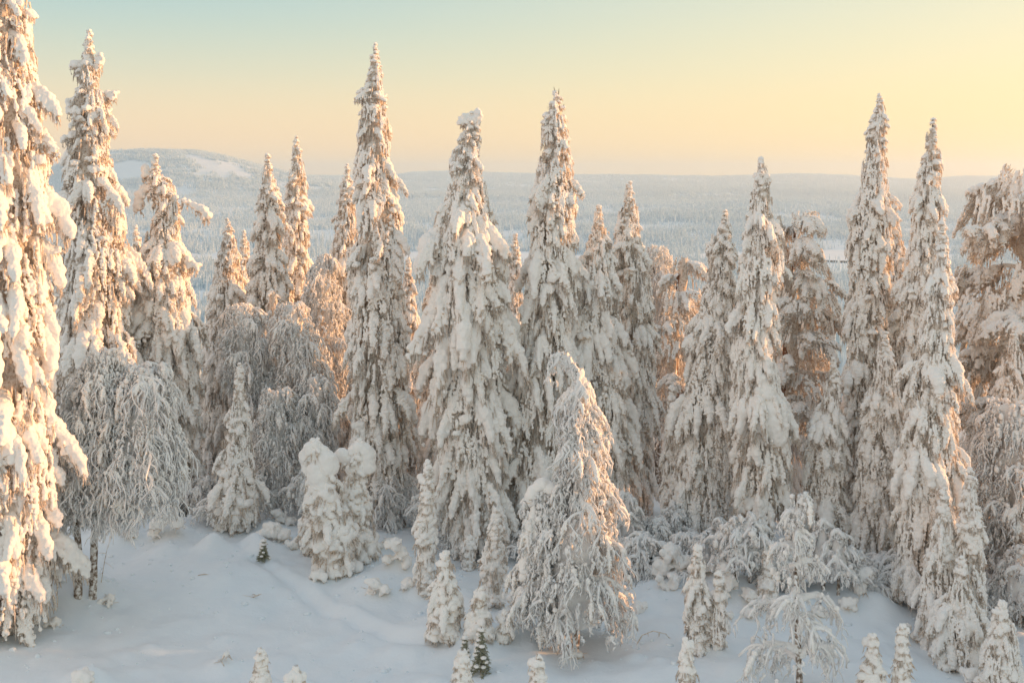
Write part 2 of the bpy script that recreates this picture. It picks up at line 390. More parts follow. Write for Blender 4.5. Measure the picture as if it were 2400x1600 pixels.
iop.inputs['Pick Instance'].default_value = True
ng.links.new(sp.outputs[0], iop.inputs['Instance Index']); ng.links.new(cx.outputs[0], iop.inputs['Rotation']); ng.links.new(sa.outputs[0], iop.inputs['Scale'])
ng.links.new(iop.outputs[0], go.inputs[0])
fo.modifiers.new('scatter', 'NODES').node_group = ng

# haze
mb = MB(); x0, x1, y0, y1, z0, z1 = -7500, 7500, -300, 11800, -330, 190
v = [(x0, y0, z0), (x1, y0, z0), (x1, y1, z0), (x0, y1, z0), (x0, y0, z1), (x1, y0, z1), (x1, y1, z1), (x0, y1, z1)]
mb.add(v, [(0, 3, 2, 1), (4, 5, 6, 7), (0, 1, 5, 4), (1, 2, 6, 5), (2, 3, 7, 6), (3, 0, 4, 7)])
m = bpy.data.materials.new('haze'); m.use_nodes = True; m.node_tree.nodes.clear()
vo = m.node_tree.nodes.new('ShaderNodeVolumePrincipled'); vo.inputs['Density'].default_value = .000135; vo.inputs['Color'].default_value = (.82, .93, 1.0, 1); vo.inputs['Anisotropy'].default_value = .55
mo = m.node_tree.nodes.new('ShaderNodeOutputMaterial'); m.node_tree.links.new(vo.outputs[0], mo.inputs['Volume'])
HAZE = True
if HAZE: tagged(link('haze', mb.mesh('haze', [m], False)), 'thin winter haze over the valley and far hills', kind='stuff')

# ------------------------------------------------------------------ snowy boughs (unit length, shared by the trees)
DROOP = {0: (-.25, .75), 1: (.25, 1.15), 2: (.65, 1.42)}
def make_bough(seed, cls, kind, voxel=.021, strands=60, low=False):
    q = random.Random(seed * 31 + cls * 7 + len(kind))
    a0, a1 = DROOP[cls]; a0 += q.uniform(-.1, .1); a1 += q.uniform(-.1, .1)
    n_ = 15; sp = [np.zeros(3)]; yaw = 0; dirs = []
    for i_ in range(n_ - 1):
        t = i_ / (n_ - 2); a_ = a0 + (a1 - a0) * t ** .9; yaw += q.uniform(-.13, .13)
        d = np.array([math.cos(a_) * math.cos(yaw), math.cos(a_) * math.sin(yaw), -math.sin(a_)]); dirs.append(d)
        sp.append(sp[-1] + d / (n_ - 1))
    dirs.append(dirs[-1]); balls = []; carriers = []
    fat = {'pillow': 1.0, 'finger': .82, 'clot': .56}[kind]
    for i_, p in enumerate(sp):
        t = i_ / (n_ - 1)
        r_ = .115 * fat * (.55 + .75 * math.sin(math.pi * min(1, .12 + .80 * t))) * q.uniform(.78, 1.25)
        if kind == 'clot' and q.random() < .3: r_ *= .6
        balls.append((p[0], p[1] + q.uniform(-.02, .02), p[2] + r_ * .35, r_, .82))
        carriers.append(p)
    ns = {'pillow': 9, 'finger': 13, 'clot': 22}[kind]
    for k in range(ns):
        t = .14 + .80 * (k + q.random() * .6) / ns; i_ = min(n_ - 1, int(t * (n_ - 1))); p = sp[i_].copy(); d = dirs[i_]
        side = 1 if k % 2 else -1; yw = math.atan2(d[1], d[0]) + side * q.uniform(.55, 1.15)
        ls = {'pillow': .26, 'finger': .34, 'clot': .44}[kind] * (1.08 - .65 * t) * q.uniform(.7, 1.25)
        pt = math.asin(-d[2]) + q.uniform(-.15, .25); ne = 6
        for e_ in range(ne):
            te = e_ / (ne - 1); pe = min(1.5, pt + te * (.55 if cls < 2 else .35))
            p = p + np.array([math.cos(pe) * math.cos(yw), math.cos(pe) * math.sin(yw), -math.sin(pe)]) * ls / ne
            r_ = {'pillow': .078, 'finger': .062, 'clot': .042}[kind] * (1.1 - .5 * te) * q.uniform(.7, 1.35)
            if kind != 'clot' or q.random() < .85: balls.append((p[0], p[1], p[2] + r_ * .4, r_, .85))
            carriers.append(p.copy())
            if kind != 'pillow' and q.random() < .65:
                balls.append((p[0] + q.uniform(-.05, .05), p[1] + q.uniform(-.05, .05), p[2] - q.uniform(0, .13), q.uniform(.020, .044), 1.25))
    v, f = remesh_balls(balls, voxel, seed, .017 if not low else .006, 13)
    mb = MB(); mb.add(v, f, 0)
    for k in range(strands):
        c_ = carriers[q.randrange(len(carriers))] + np.array([q.uniform(-.03, .03), q.uniform(-.03, .03), -.01])
        ln = q.uniform(.07, .26) * (1.2 if kind != 'pillow' else .9); dx, dy = q.uniform(-.25, .25), q.uniform(-.25, .25); ns_ = 4
        P_ = [c_ + np.array([dx * ln * s_ + .1 * ln * s_, dy * ln * s_, -ln * s_]) for s_ in np.linspace(0, 1, ns_)]
        tube(mb, P_, np.array([.016, .013, .012, .004]) * q.uniform(.7, 1.3), 3, 1)
    # the twig itself
    tube(mb, sp, np.linspace(.022, .006, n_), 4, 1)
    return mb, float(sp[-1][0]), float(-sp[-1][2])
BOUGH = {}
for cls in (0, 1, 2):
    for kind in ('pillow', 'finger', 'clot'):
        lst = []
        for s_ in range(4):
            mb, rx, dz = make_bough(s_ + 1, cls, kind, .021 if kind != 'clot' else .0175, {'pillow': 45, 'finger': 80, 'clot': 110}[kind])
            lst.append((mb.mesh('snowy_bough', [M_SNOW if kind != 'clot' else M_SNOWF, M_TWIG]), rx, dz))
        BOUGH[(cls, kind)] = lst
# small cauliflower lumps for spires and seedlings
LUMP = []
for s_ in range(6):
    q = random.Random(900 + s_); balls = [(0, 0, 0, .5, .8)]
    for k in range(9):
        a_ = q.uniform(0, 6.28); e_ = q.uniform(-.5, .7); d_ = q.uniform(.28, .5)
        balls.append((d_ * math.cos(a_) * math.cos(e_), d_ * math.sin(a_) * math.cos(e_), d_ * math.sin(e_) * .8, q.uniform(.2, .34), .9))
    v, f = remesh_balls(balls, .075, s_, .03, 4)
    mb = MB(); mb.add(v, f, 0)
    for k in range(16):
        a_ = q.uniform(0, 6.28); d_ = q.uniform(.2, .6); P_ = [np.array([d_ * math.cos(a_) * (1 + .3 * t), d_ * math.sin(a_) * (1 + .3 * t), -.2 - .45 * t]) for t in (0, .5, 1)]
        tube(mb, P_, [.05, .045, .012], 3, 1)
    LUMP.append(mb.mesh('snow_lump', [M_SNOW, M_TWIG]))

# hanging clods: a loose curtain of small lumps of snow on drooping twigs, about one metre each way
CLODS = []
for s_ in range(5):
    q = random.Random(700 + s_); balls = []; mb = MB()
    for k in range(15):
        y0 = q.uniform(-.45, .45); z0 = q.uniform(-.1, .55); ln_ = q.uniform(.35, .85); z_ = z0; y_ = y0; P_ = []; sl = q.uniform(-.35, .35)
        while z_ > z0 - ln_:
            r_ = q.choice((.020, .028, .038, .055)) * q.uniform(.8, 1.25); x_ = .10 * (1 - (2 * y_) ** 2 * .5) + .12 * (z0 - z_); P_.append((x_, y_, z_))
            if q.random() < .82: balls.append((x_ + .01, y_ + q.uniform(-.02, .02), z_, r_, q.uniform(.9, 1.5)))
            z_ -= r_ * 1.25; y_ += sl * r_ + q.uniform(-.012, .012)
        if len(P_) > 3: tube(mb, P_[::2], np.full(len(P_[::2]), .016), 3, 1)
    v, f = remesh_balls(balls, .0175, s_, .006, 16); mb.add(v, f, 0)
    for k in range(60):
        y0, z0 = q.uniform(-.5, .5), q.uniform(-.4, .6); x_ = .08 * (1 - (2 * y0) ** 2 * .5); l_ = q.uniform(.1, .3); tube(mb, [(x_, y0, z0), (x_ + .05, y0 + q.uniform(-.06, .06), z0 - l_ * .5), (x_ + .06, y0 + q.uniform(-.1, .1), z0 - l_)], [.016, .013, .005], 3, 1)
    CLODS.append(mb.mesh('snow_clods', [M_SNOWF, M_TWIG]))

# ------------------------------------------------------------------ tree builders
class Frame:
    """crown outline of one tree, from rows (y, x left, x right) of the photograph at depth Y"""
    def __init__(s, tip, base_y, prof, Y=None):
        s.Y = depth_at(tip[0] if len(prof) == 0 else (prof[-1][1] + prof[-1][2]) / 2, base_y) if Y is None else Y
        rows = [(tip[1], tip[0] - 3, tip[0] + 3)] + list(prof)
        k = S * s.Y / FPX
        s.z = np.array([pix(0, r[0], s.Y).z for r in rows]); s.c = np.array([pix((r[1] + r[2]) / 2, 0, s.Y).x for r in rows]); s.r = np.array([(r[2] - r[1]) / 2 * k for r in rows])
        s.z, s.c, s.r = s.z[::-1], s.c[::-1], s.r[::-1]         # ascending
        s.top = s.z[-1]; xb = s.c[0]; s.ground = h1(xb, s.Y); s.base = Vector((xb, s.Y, s.ground))
    def cx(s, z): return float(np.interp(z, s.z, s.c))
    def rad(s, z): return float(np.interp(z, s.z, s.r)) * .95
GROUPS = {'spruce': 'snow laden spruces', 'small': 'small snow covered spruces in the clearing', 'birch': 'rimed birches bent by snow', 'pine': 'snowy pines behind the spruces', 'bush': 'low snow covered bushes'}

def trunk_mesh(fr, zlow, rb, mat, snow=True, seed=0):
    n_ = 14; zs = np.linspace(fr.ground - .25, fr.top - .05, n_); q = random.Random(seed)
    P_ = [(fr.cx(z) - fr.base.x + q.uniform(-.02, .02), q.uniform(-.02, .02), z - fr.ground) for z in zs]
    mb = MB(); tube(mb, P_, np.linspace(rb, .018, n_), 9, 0); return mb.mesh('trunk', [mat])

def core_mesh(fr, zlow, seed, dens=1.0, k_r=.52):
    """dim inner mass of rimed twigs: an uneven hanging skin with many hanging strands"""
    q = np.random.RandomState(seed); mb = MB(); H = fr.top - zlow; nz_ = max(8, int(H * 4.5)); na = 16
    zs = np.linspace(zlow, fr.top - H * .03, nz_); V_ = []
    for z in zs:
        r_ = fr.rad(z) * k_r; a_ = np.arange(na) * 2 * math.pi / na
        rn = r_ * (1 + .35 * noise(np.cos(a_) * 2 + seed, np.sin(a_) * 2, z * 1.6, seed) + .25 * noise(np.cos(a_) * 5, np.sin(a_) * 5, z * 4, seed + 1)) * (.55 if z < zlow + .15 else 1)
        V_.append(np.stack([fr.cx(z) - fr.base.x + rn * np.cos(a_), rn * np.sin(a_), np.full(na, z - fr.ground) + q.uniform(-.08, .08, na)], -1))
    mb.add(np.concatenate(V_), tube_faces(nz_, na), 0)
    cnt = int(min(1500, dens * 26 * sum(fr.rad(z) for z in zs) * H / nz_ * 4))
    for _ in range(cnt):
        z = zlow + H * q.rand() ** 1.25 * .93; r_ = fr.rad(z); a_ = q.uniform(-3.14, 3.14); rr_ = r_ * q.uniform(.5, .92)
        ln = q.uniform(.15, .5) * min(1, .3 + r_); x_, y_ = math.cos(a_), math.sin(a_)
        p0 = np.array([fr.cx(z) - fr.base.x + rr_ * x_, rr_ * y_, z - fr.ground]); o_ = q.uniform(-.05, .2)
        P_ = [p0, p0 + [x_ * o_ * ln, y_ * o_ * ln, -ln * .5], p0 + [x_ * o_ * ln * 1.3, y_ * o_ * ln * 1.3, -ln]]
        if P_[2][2] < 0: continue
        tube(mb, P_, np.array([.03, .024, .006]) * q.uniform(.6, 1.3), 3, 1)
    return mb.mesh('crown', [M_CORE, M_TWIG])

def spruce(label, tip, base_y, prof, Y=None, low=None, style='mixed', k=1.0, seed=None, cat='spruce', group='spruce', name='snowy_spruce', nmax=290, dens=1.0, core=.52, lean=0):
    seed = int(abs(tip[0] * 7 + tip[1])) if seed is None else seed
    q = random.Random(seed); fr = Frame(tip, base_y, prof, Y)
    root = tagged(bpy.data.objects.new(name, None), label, cat, GROUPS[group]); COL.objects.link(root); root.location = fr.base
    root.empty_display_size = .3
    zlow = max(fr.ground + .02, pix(0, low, fr.Y).z) if low else fr.ground + .05
    H = fr.top - fr.ground
    link('trunk', trunk_mesh(fr, zlow, .016 * H + .02, M_BARK, seed=seed), root)
    crown = link('crown', core_mesh(fr, zlow, seed, k_r=core), root)
    # how many boughs
    zz = np.linspace(zlow, fr.top, 80); rz = np.array([fr.rad(z) for z in zz]); Hc = fr.top - zlow
    def blen(r_): return min(1.45, max(.20, .26 + .68 * r_)) * k
    rho = []
    for z, r_ in zip(zz, rz):
        s_ = blen(r_); rho.append(2 * math.pi * max(r_, .06) * 1.75 * dens / (s_ * s_ * .46))
    cum = np.concatenate([[0], np.cumsum((np.array(rho)[1:] + np.array(rho)[:-1]) / 2 * np.diff(zz))]); n_ = int(cum[-1]); n_ = min(n_, nmax)
    az = q.uniform(0, 6.28); lumpy = .86 if (group == 'small' and style == 'fat') else (.50 if group == 'small' else (.10 if style in ('spire', 'fat') else .06))
    if lumpy > .5: n_ = min(nmax, int(n_ * 1.15))
    for i_ in range(n_):
        z = float(np.interp((i_ + q.uniform(.1, .9)) / n_ * cum[-1], cum, zz)); r_ = fr.rad(z); t = (fr.top - z) / Hc
        az += 2.39996 + q.uniform(-.35, .35)
        ar = az if q.random() < .55 else -math.pi / 2 + q.uniform(-1.9, 1.9)       # a little denser on the open, clearing side
        r_ *= 1 + .30 * math.sin(z * 3.7 + seed) * math.sin(z * 1.3 + seed * 2)
        if q.random() < (lumpy if t > .3 or group == 'small' else max(lumpy, .42 - t)):
            s_ = (.10 + (.42 if group == 'small' else .26) * min(r_, .9) ** .8) * q.uniform(.75, 1.4) * (1 if group == 'small' else .8); d_ = max(0, r_ - s_ * .75)
            o = bpy.data.objects.new('snow_lump', q.choice(LUMP)); COL.objects.link(o); o.parent = crown
            o.location = (fr.cx(z) - fr.base.x + d_ * math.cos(ar), d_ * math.sin(ar), max(z - fr.ground - s_ * .3, s_ * .3)); o.rotation_euler = (q.uniform(-.5, .5), q.uniform(-.5, .5), q.uniform(0, 6.28)); o.scale = (s_ * q.uniform(.9, 1.3), s_, s_ * q.uniform(.8, 1.3)); continue
        if style == 'spire': ks = ['pillow'] * 5 + ['finger'] * 2 + ['clot'] * 3
        elif style == 'drape': ks = ['finger'] * 5 + ['pillow'] * 1 + ['clot'] * 4
        elif style == 'clot': ks = ['clot'] * 7 + ['finger'] * 2 + ['pillow']
        elif style == 'fat': ks = ['pillow'] * 5 + ['finger'] * 3 + ['clot'] * 2
        else: ks = ['pillow'] * 3 + ['finger'] * 3 + ['clot'] * 4
        kind = q.choice(ks)
        if style in ('spire', 'mixed') and t > .35 and q.random() < .45: kind = 'clot'
        cls = 0 if t < .16 + q.uniform(-.06, .05) else (1 if t < .42 + q.uniform(-.1, .15) else 2)
        if style == 'fat' and cls == 2: cls = q.choice((1, 2))
        if H < 3.2: cls = max(0, cls - q.choice((0, 1)))
        me, rx, dz = q.choice(BOUGH[(cls, kind)]); s_ = blen(r_) * q.uniform(.82, 1.18)
        if style == 'drape' or (style == 'fat' and group != 'small'): s_ *= 1.22
        reach = r_ * q.uniform(.82, 1.12)
        if q.random() < .06 and style != 'fat': reach *= 1.22
        start = reach - rx * s_
        if start < -.02: s_ = max(.12, (reach + .02) / rx); s_ = max(s_, blen(r_) * .45); start = reach - rx * s_
        # tip of the bough should reach the outline at this height: start higher up by its drop
        zs = z + dz * s_ * .62
        if zs > fr.top - .05: zs = fr.top - .05 - q.uniform(0, .15)
        if zs - dz * s_ < fr.ground + .02: zs = fr.ground + .02 + dz * s_
        o = bpy.data.objects.new('snowy_bough', me); COL.objects.link(o); o.parent = crown
        o.location = (fr.cx(z) - fr.base.x + start * math.cos(ar), start * math.sin(ar), zs - fr.ground)
        o.rotation_euler = (q.uniform(-.25, .25), q.uniform(-.16, .16), ar + q.uniform(-.25, .25))
        wd = q.uniform(.72, 1.0) if (style == 'drape' or (style == 'fat' and group != 'small')) else q.uniform(.9, 1.3)
        o.scale = (s_, s_ * wd, s_ * q.uniform(.9, 1.25))
    if group != 'small' or style != 'fat':
        nc = int(min(110, sum(rz) / 80 * Hc * 6.28 * (3.4 if style == 'clot' else 2.4))); rzc = np.concatenate([[0], np.cumsum(rz[1:])])
        for i_ in range(nc):
            z = float(np.interp((i_ + q.random()) / nc * rzc[-1], rzc, zz)); r_ = fr.rad(z); s_ = (.34 + .48 * min(1.2, r_)) * q.uniform(.8, 1.2) * (k if style == 'clot' else 1); a_ = i_ * 2.39996 + q.uniform(-.4, .4)
            if q.random() < .35: a_ = -math.pi / 2 + q.uniform(-1.6, 1.6)
            d_ = r_ * q.uniform(.62, .88) - .10 * s_; zc = z - fr.ground
            if zc - .75 * s_ < .05: zc = .05 + .75 * s_
            if zc + .5 * s_ > H - .2: continue
            o = bpy.data.objects.new('snow_clods', q.choice(CLODS)); COL.objects.link(o); o.parent = crown
            o.location = (fr.cx(z) - fr.base.x + d_ * math.cos(a_), d_ * math.sin(a_), zc); o.rotation_euler = (q.uniform(-.1, .1), q.uniform(-.08, .02), a_); o.scale = (s_, s_ * min(1, .45 + .7 * r_), s_)
    # knobs of snow up the leader
    zt = fr.top; step = 0; ln = min(1.3, H * .13)
    while zt > fr.top - ln:
        u_ = (fr.top - zt) / ln; s_ = (.10 + .16 * u_) * (1.5 if group == 'small' and style == 'fat' else 1 + .35 * min(1, H / 12)) * q.uniform(.75, 1.2) * .9
        o = bpy.data.objects.new('snow_lump', q.choice(LUMP)); COL.objects.link(o); o.parent = crown
        o.location = (fr.cx(zt) - fr.base.x + q.uniform(-.3, .3) * s_, q.uniform(-.3, .3) * s_, zt - fr.ground - s_ * .4); o.rotation_euler = (0, 0, q.uniform(0, 6.28)); o.scale = (s_, s_, s_ * q.uniform(.9, 1.3))
        zt -= s_ * .75
    return root, fr

def strand(mb, p0, out, ln, q, r0=.020, sub=3, m=0):
    n_ = 8; P_ = []; w1, w2 = q.uniform(-.14, .14), q.uniform(-.14, .14); f1, f2 = q.uniform(3, 8), q.uniform(3, 8)
    for i_ in range(n_):
        t = i_ / (n_ - 1); g_ = (1 - (1 - t) ** 2) * .38
        P_.append(np.array([p0[0] + out[0] * ln * g_ + w1 * ln * math.sin(t * f1) + q.uniform(-.012, .012), p0[1] + out[1] * ln * g_ + w2 * ln * math.sin(t * f2), p0[2] - ln * t ** 1.2]))
    rd = np.array([r0 * (1 - .55 * t) * q.choice((.6, .9, 1.2, 1.9)) for t in np.linspace(0, 1, n_)])
    tube(mb, P_, rd, 4, m, 1.0, .5)
    for s_ in range(sub):
        i_ = q.randrange(1, n_ - 1); b_ = P_[i_]; a_ = q.uniform(0, 6.28); l2 = min(.38, ln * q.uniform(.22, .45))
        tube(mb, [b_, b_ + np.array([math.cos(a_) * l2 * .4, math.sin(a_) * l2 * .4, -l2 * .25]), b_ + np.array([math.cos(a_) * l2 * .6, math.sin(a_) * l2 * .6, -l2 * .8])], [r0 * .8, r0 * q.uniform(.6, 1.2), r0 * .3], 3, m)

def birch(label, trunk, prof, Y=None, base_y=None, n=16, strands=24, seed=1, thick=1.0, ln=(.35, 1.0), group='birch', name='rimed_birch', cat='birch', clump=.0, low=None, tufts=7, tsz=1.0, shell=1.0, hook=10):
    strands = int(strands * .75); ln = (ln[0] * .6, ln[1] * .62)
    """trunk: pixel points from base to tip; prof: crown rows from the top down"""
    q = random.Random(seed); Y = depth_at(*trunk[0]) if Y is None else Y
    fr = Frame((trunk[-1][0], prof[0][0] - 2), 0, prof, Y)
    T = [pix(x, y, Y) for x, y in trunk]; gx = T[0].x; g = h1(gx, Y); base = Vector((gx, Y, g)); T[0].z = g - .15
    root = tagged(bpy.data.objects.new(name, None), label, cat, GROUPS[group]); COL.objects.link(root); root.location = base
    ts = np.array([t[:] for t in T]) - np.array(base[:]); lz = np.concatenate([[0], np.cumsum(np.linalg.norm(np.diff(ts, axis=0), axis=1))]); tot = lz[-1]
    def along(s_): return np.array([np.interp(s_, lz, ts[:, j_]) for j_ in range(3)])
    nn = 22; sm = np.array([along(s_) for s_ in np.linspace(0, tot, nn)]); sm[1:-1] = (sm[:-2] + sm[2:] + 2 * sm[1:-1]) / 4
    mb = MB(); tube(mb, sm, np.array([(.012 * tot + .025) * (1 - .8 * i_ / nn) * q.uniform(.9, 1.1) for i_ in range(nn)]), 8, 0, 1, .1)
    tm = link('trunk', mb.mesh('trunk', [M_BARKB]), root)
    zt, zb = fr.top - g, fr.z[0] - g
    mb = MB(); area = sum(fr.rad(z) for z in np.linspace(fr.z[0], fr.top, 30)) / 30 * (fr.top - fr.z[0]) * 6.28; ct = int(min(1100, area * 62) * shell)
    if shell > .5:  # pale inner skin, added so the gaps between twigs show bright
        zs = np.linspace(fr.z[0] + .1, fr.top - .12, 26); na = 20; aa_ = np.arange(na) * 2 * math.pi / na; V_ = []
        for z in zs:
            rn = fr.rad(z) * .46 * (1 + .30 * noise(np.cos(aa_) * 2.5 + seed, np.sin(aa_) * 2.5, z * 2, seed) + .25 * noise(np.cos(aa_) * 7, np.sin(aa_) * 7, z * 6, seed + 1)); V_.append(np.stack([fr.cx(z) - base.x + rn * np.cos(aa_), rn * np.sin(aa_) * .9, np.full(na, z - g) + .06 * noise(aa_ * 5, z * 3, 0, seed)], -1))
        mb.add(np.concatenate(V_), tube_faces(26, na), 0)
    for i_ in range(ct):
        z = fr.z[0] + (fr.top - fr.z[0]) * q.random() ** .9; a_ = q.uniform(0, 6.28); r_ = fr.rad(z) * q.choice((.72, .80, .88, .95, 1.0)) * (1 + .22 * math.sin(a_ * 3 + z * 2.1) * math.sin(z * 4 + seed))
        l2 = min(z - g - .04, q.uniform(*ln) * .62 * min(1, .35 + fr.rad(z)))
        if low is not None: l2 = min(l2, z - pix(0, low, Y).z)
        if l2 < .06: continue
        p0 = (fr.cx(z) - base.x + r_ * math.cos(a_), r_ * math.sin(a_) * .9, z - g); k_ = q.uniform(-.2, 1.1)
        strand(mb, p0, (math.cos(a_) * k_, math.sin(a_) * k_), l2, q, .021 * thick, 2)
        if q.random() < .22:
            v0, f0 = ICO1; sz = q.uniform(.03, .065) * thick; mb.add(v0 * np.array([sz, sz, sz * q.uniform(.7, 1.8)]) + np.array(p0) + np.array([0, 0, -.3 * sz]), f0, 1)
    for i_ in range(hook):
        p0 = along(tot * q.uniform(.80, 1.0)); strand(mb, p0, (q.uniform(-.4, .4), q.uniform(-.4, .4)), q.uniform(.15, .5), q, .026 * thick, 3)
    link('crown', mb.mesh('crown', [M_RIME, M_SNOW]), root)
    for b_ in range(n):
        u_ = (b_ + q.random()) / n; zt_ = zb + (zt - zb) * (1 - u_ ** .9)                   # height whose outline this branch fills
        s0 = max(.18 * tot, min(tot * .97, tot * (zt_ - ts[0][2] + .1) / max(zt, .1) * q.uniform(.75, .98))); p0 = along(s0)
        zz_ = zt_ + g; r_ = fr.rad(zz_) * q.uniform(.8, 1.05); a_ = b_ * 2.39996 + q.uniform(-.5, .5)
        tgt = np.array([fr.cx(zz_) - base.x + r_ * math.cos(a_), r_ * math.sin(a_) * .9, zt_ - q.uniform(0, .15) * r_])
        rise = max(.12 * r_, .0) + .25 * abs(tgt[0] - p0[0]) * q.uniform(.5, 1.0)
        hi = min(max(p0[2], tgt[2]) + rise, zt); nb_ = 12; P_ = []
        c1 = p0 + (tgt - p0) * .35; c1[2] = hi; c2 = p0 + (tgt - p0) * .85; c2[2] = hi * .6 + tgt[2] * .4 + rise * .2
        for i_ in range(nb_):
            t = i_ / (nb_ - 1); P_.append(p0 * (1 - t) ** 3 + 3 * c1 * t * (1 - t) ** 2 + 3 * c2 * t * t * (1 - t) + tgt * t ** 3 + np.array([q.uniform(-.02, .02), q.uniform(-.02, .02), 0]))
        P_ = np.array(P_); P_[:, 2] = np.maximum(P_[:, 2], .05)
        mb = MB(); tube(mb, P_, np.array([(.055 - .025 * t) * thick * q.uniform(.75, 1.35) for t in np.linspace(0, 1, nb_)]), 6, 0, 1.0, .9)
        # side arcs then hanging strands
        arcs = [P_]
        for s_ in range(4):
            i_ = q.randrange(3, nb_ - 1); b0 = P_[i_]; aa_ = a_ + q.choice((-1, 1)) * q.uniform(.4, 1.3); l2 = r_ * q.uniform(.3, .6) + .1
            A_ = np.array([b0 + np.array([math.cos(aa_) * l2 * t, math.sin(aa_) * l2 * t, .12 * l2 * math.sin(t * 2.6) - l2 * .55 * t * t]) for t in np.linspace(0, 1, 7)])
            tube(mb, A_, np.array([.034 * thick * (1 - .5 * t) * q.uniform(.7, 1.3) for t in np.linspace(0, 1, 7)]), 5, 0, 1.0, .8); arcs.append(A_)
        for s_ in range(strands):
            A_ = q.choice(arcs) if s_ > strands * .4 else P_; i_ = q.randrange(int(len(A_) * .25), len(A_)); b0 = A_[i_]
            mx_ = b0[2] - .08
            if mx_ < .15: continue
            l2 = min(mx_, q.uniform(*ln) * min(1.2, .5 + r_)); oa = a_ + q.uniform(-1.2, 1.2)
            if low is not None: l2 = min(l2, max(.12, b0[2] - (pix(0, low, Y).z - g)))
            strand(mb, b0, (math.cos(oa), math.sin(oa)), l2, q, .019 * thick, 3)
            if q.random() < max(clump, .12):
                v0, f0 = ICO1; sz = q.uniform(.035, .075) * thick
                mb.add(v0 * np.array([sz, sz, sz * .8]) + b0 + np.array([0, 0, sz * .3]), f0, 1)
        br = link('branch', mb.mesh('branch', [M_RIME, M_SNOW]), root)
        for s_ in range(tufts):
            A_ = q.choice(arcs); b0 = A_[q.randrange(int(len(A_) * .2), len(A_))]; me, rx, dz = q.choice(BOUGH[(2, 'clot')]) if q.random() < .75 else q.choice(BOUGH[(2, 'finger')]); s2 = min(q.uniform(.24, .50) * tsz, max(.15, (b0[2] - .03) / dz))
            if low is not None: s2 = min(s2, max(.15, (b0[2] - (pix(0, low, Y).z - g)) / dz))
            o = bpy.data.objects.new('snow_tuft', me); COL.objects.link(o); o.parent = br; o.location = b0 + np.array([0, 0, .02]); o.rotation_euler = (q.uniform(-.2, .2), q.uniform(-.1, .2), a_ + q.uniform(-1.4, 1.4)); o.scale = (s2 * .9, s2 * 1.0, s2)
    return root
m, n, l, b = material('birch_bark_rimed')
a = nz(n, l, 11, 4, vec=wpos(n)); r = ramp(n, l, a.outputs[0], [(.38, (.13, .085, .055)), (.50, (.42, .36, .31)), (.60, (.82, .81, .80))]); l.new(r.outputs[0], b.inputs['Base Color']); b.inputs['Roughness'].default_value = .9
bump(n, l, a.outputs[0], b, .5, .03); M_BARKB = m

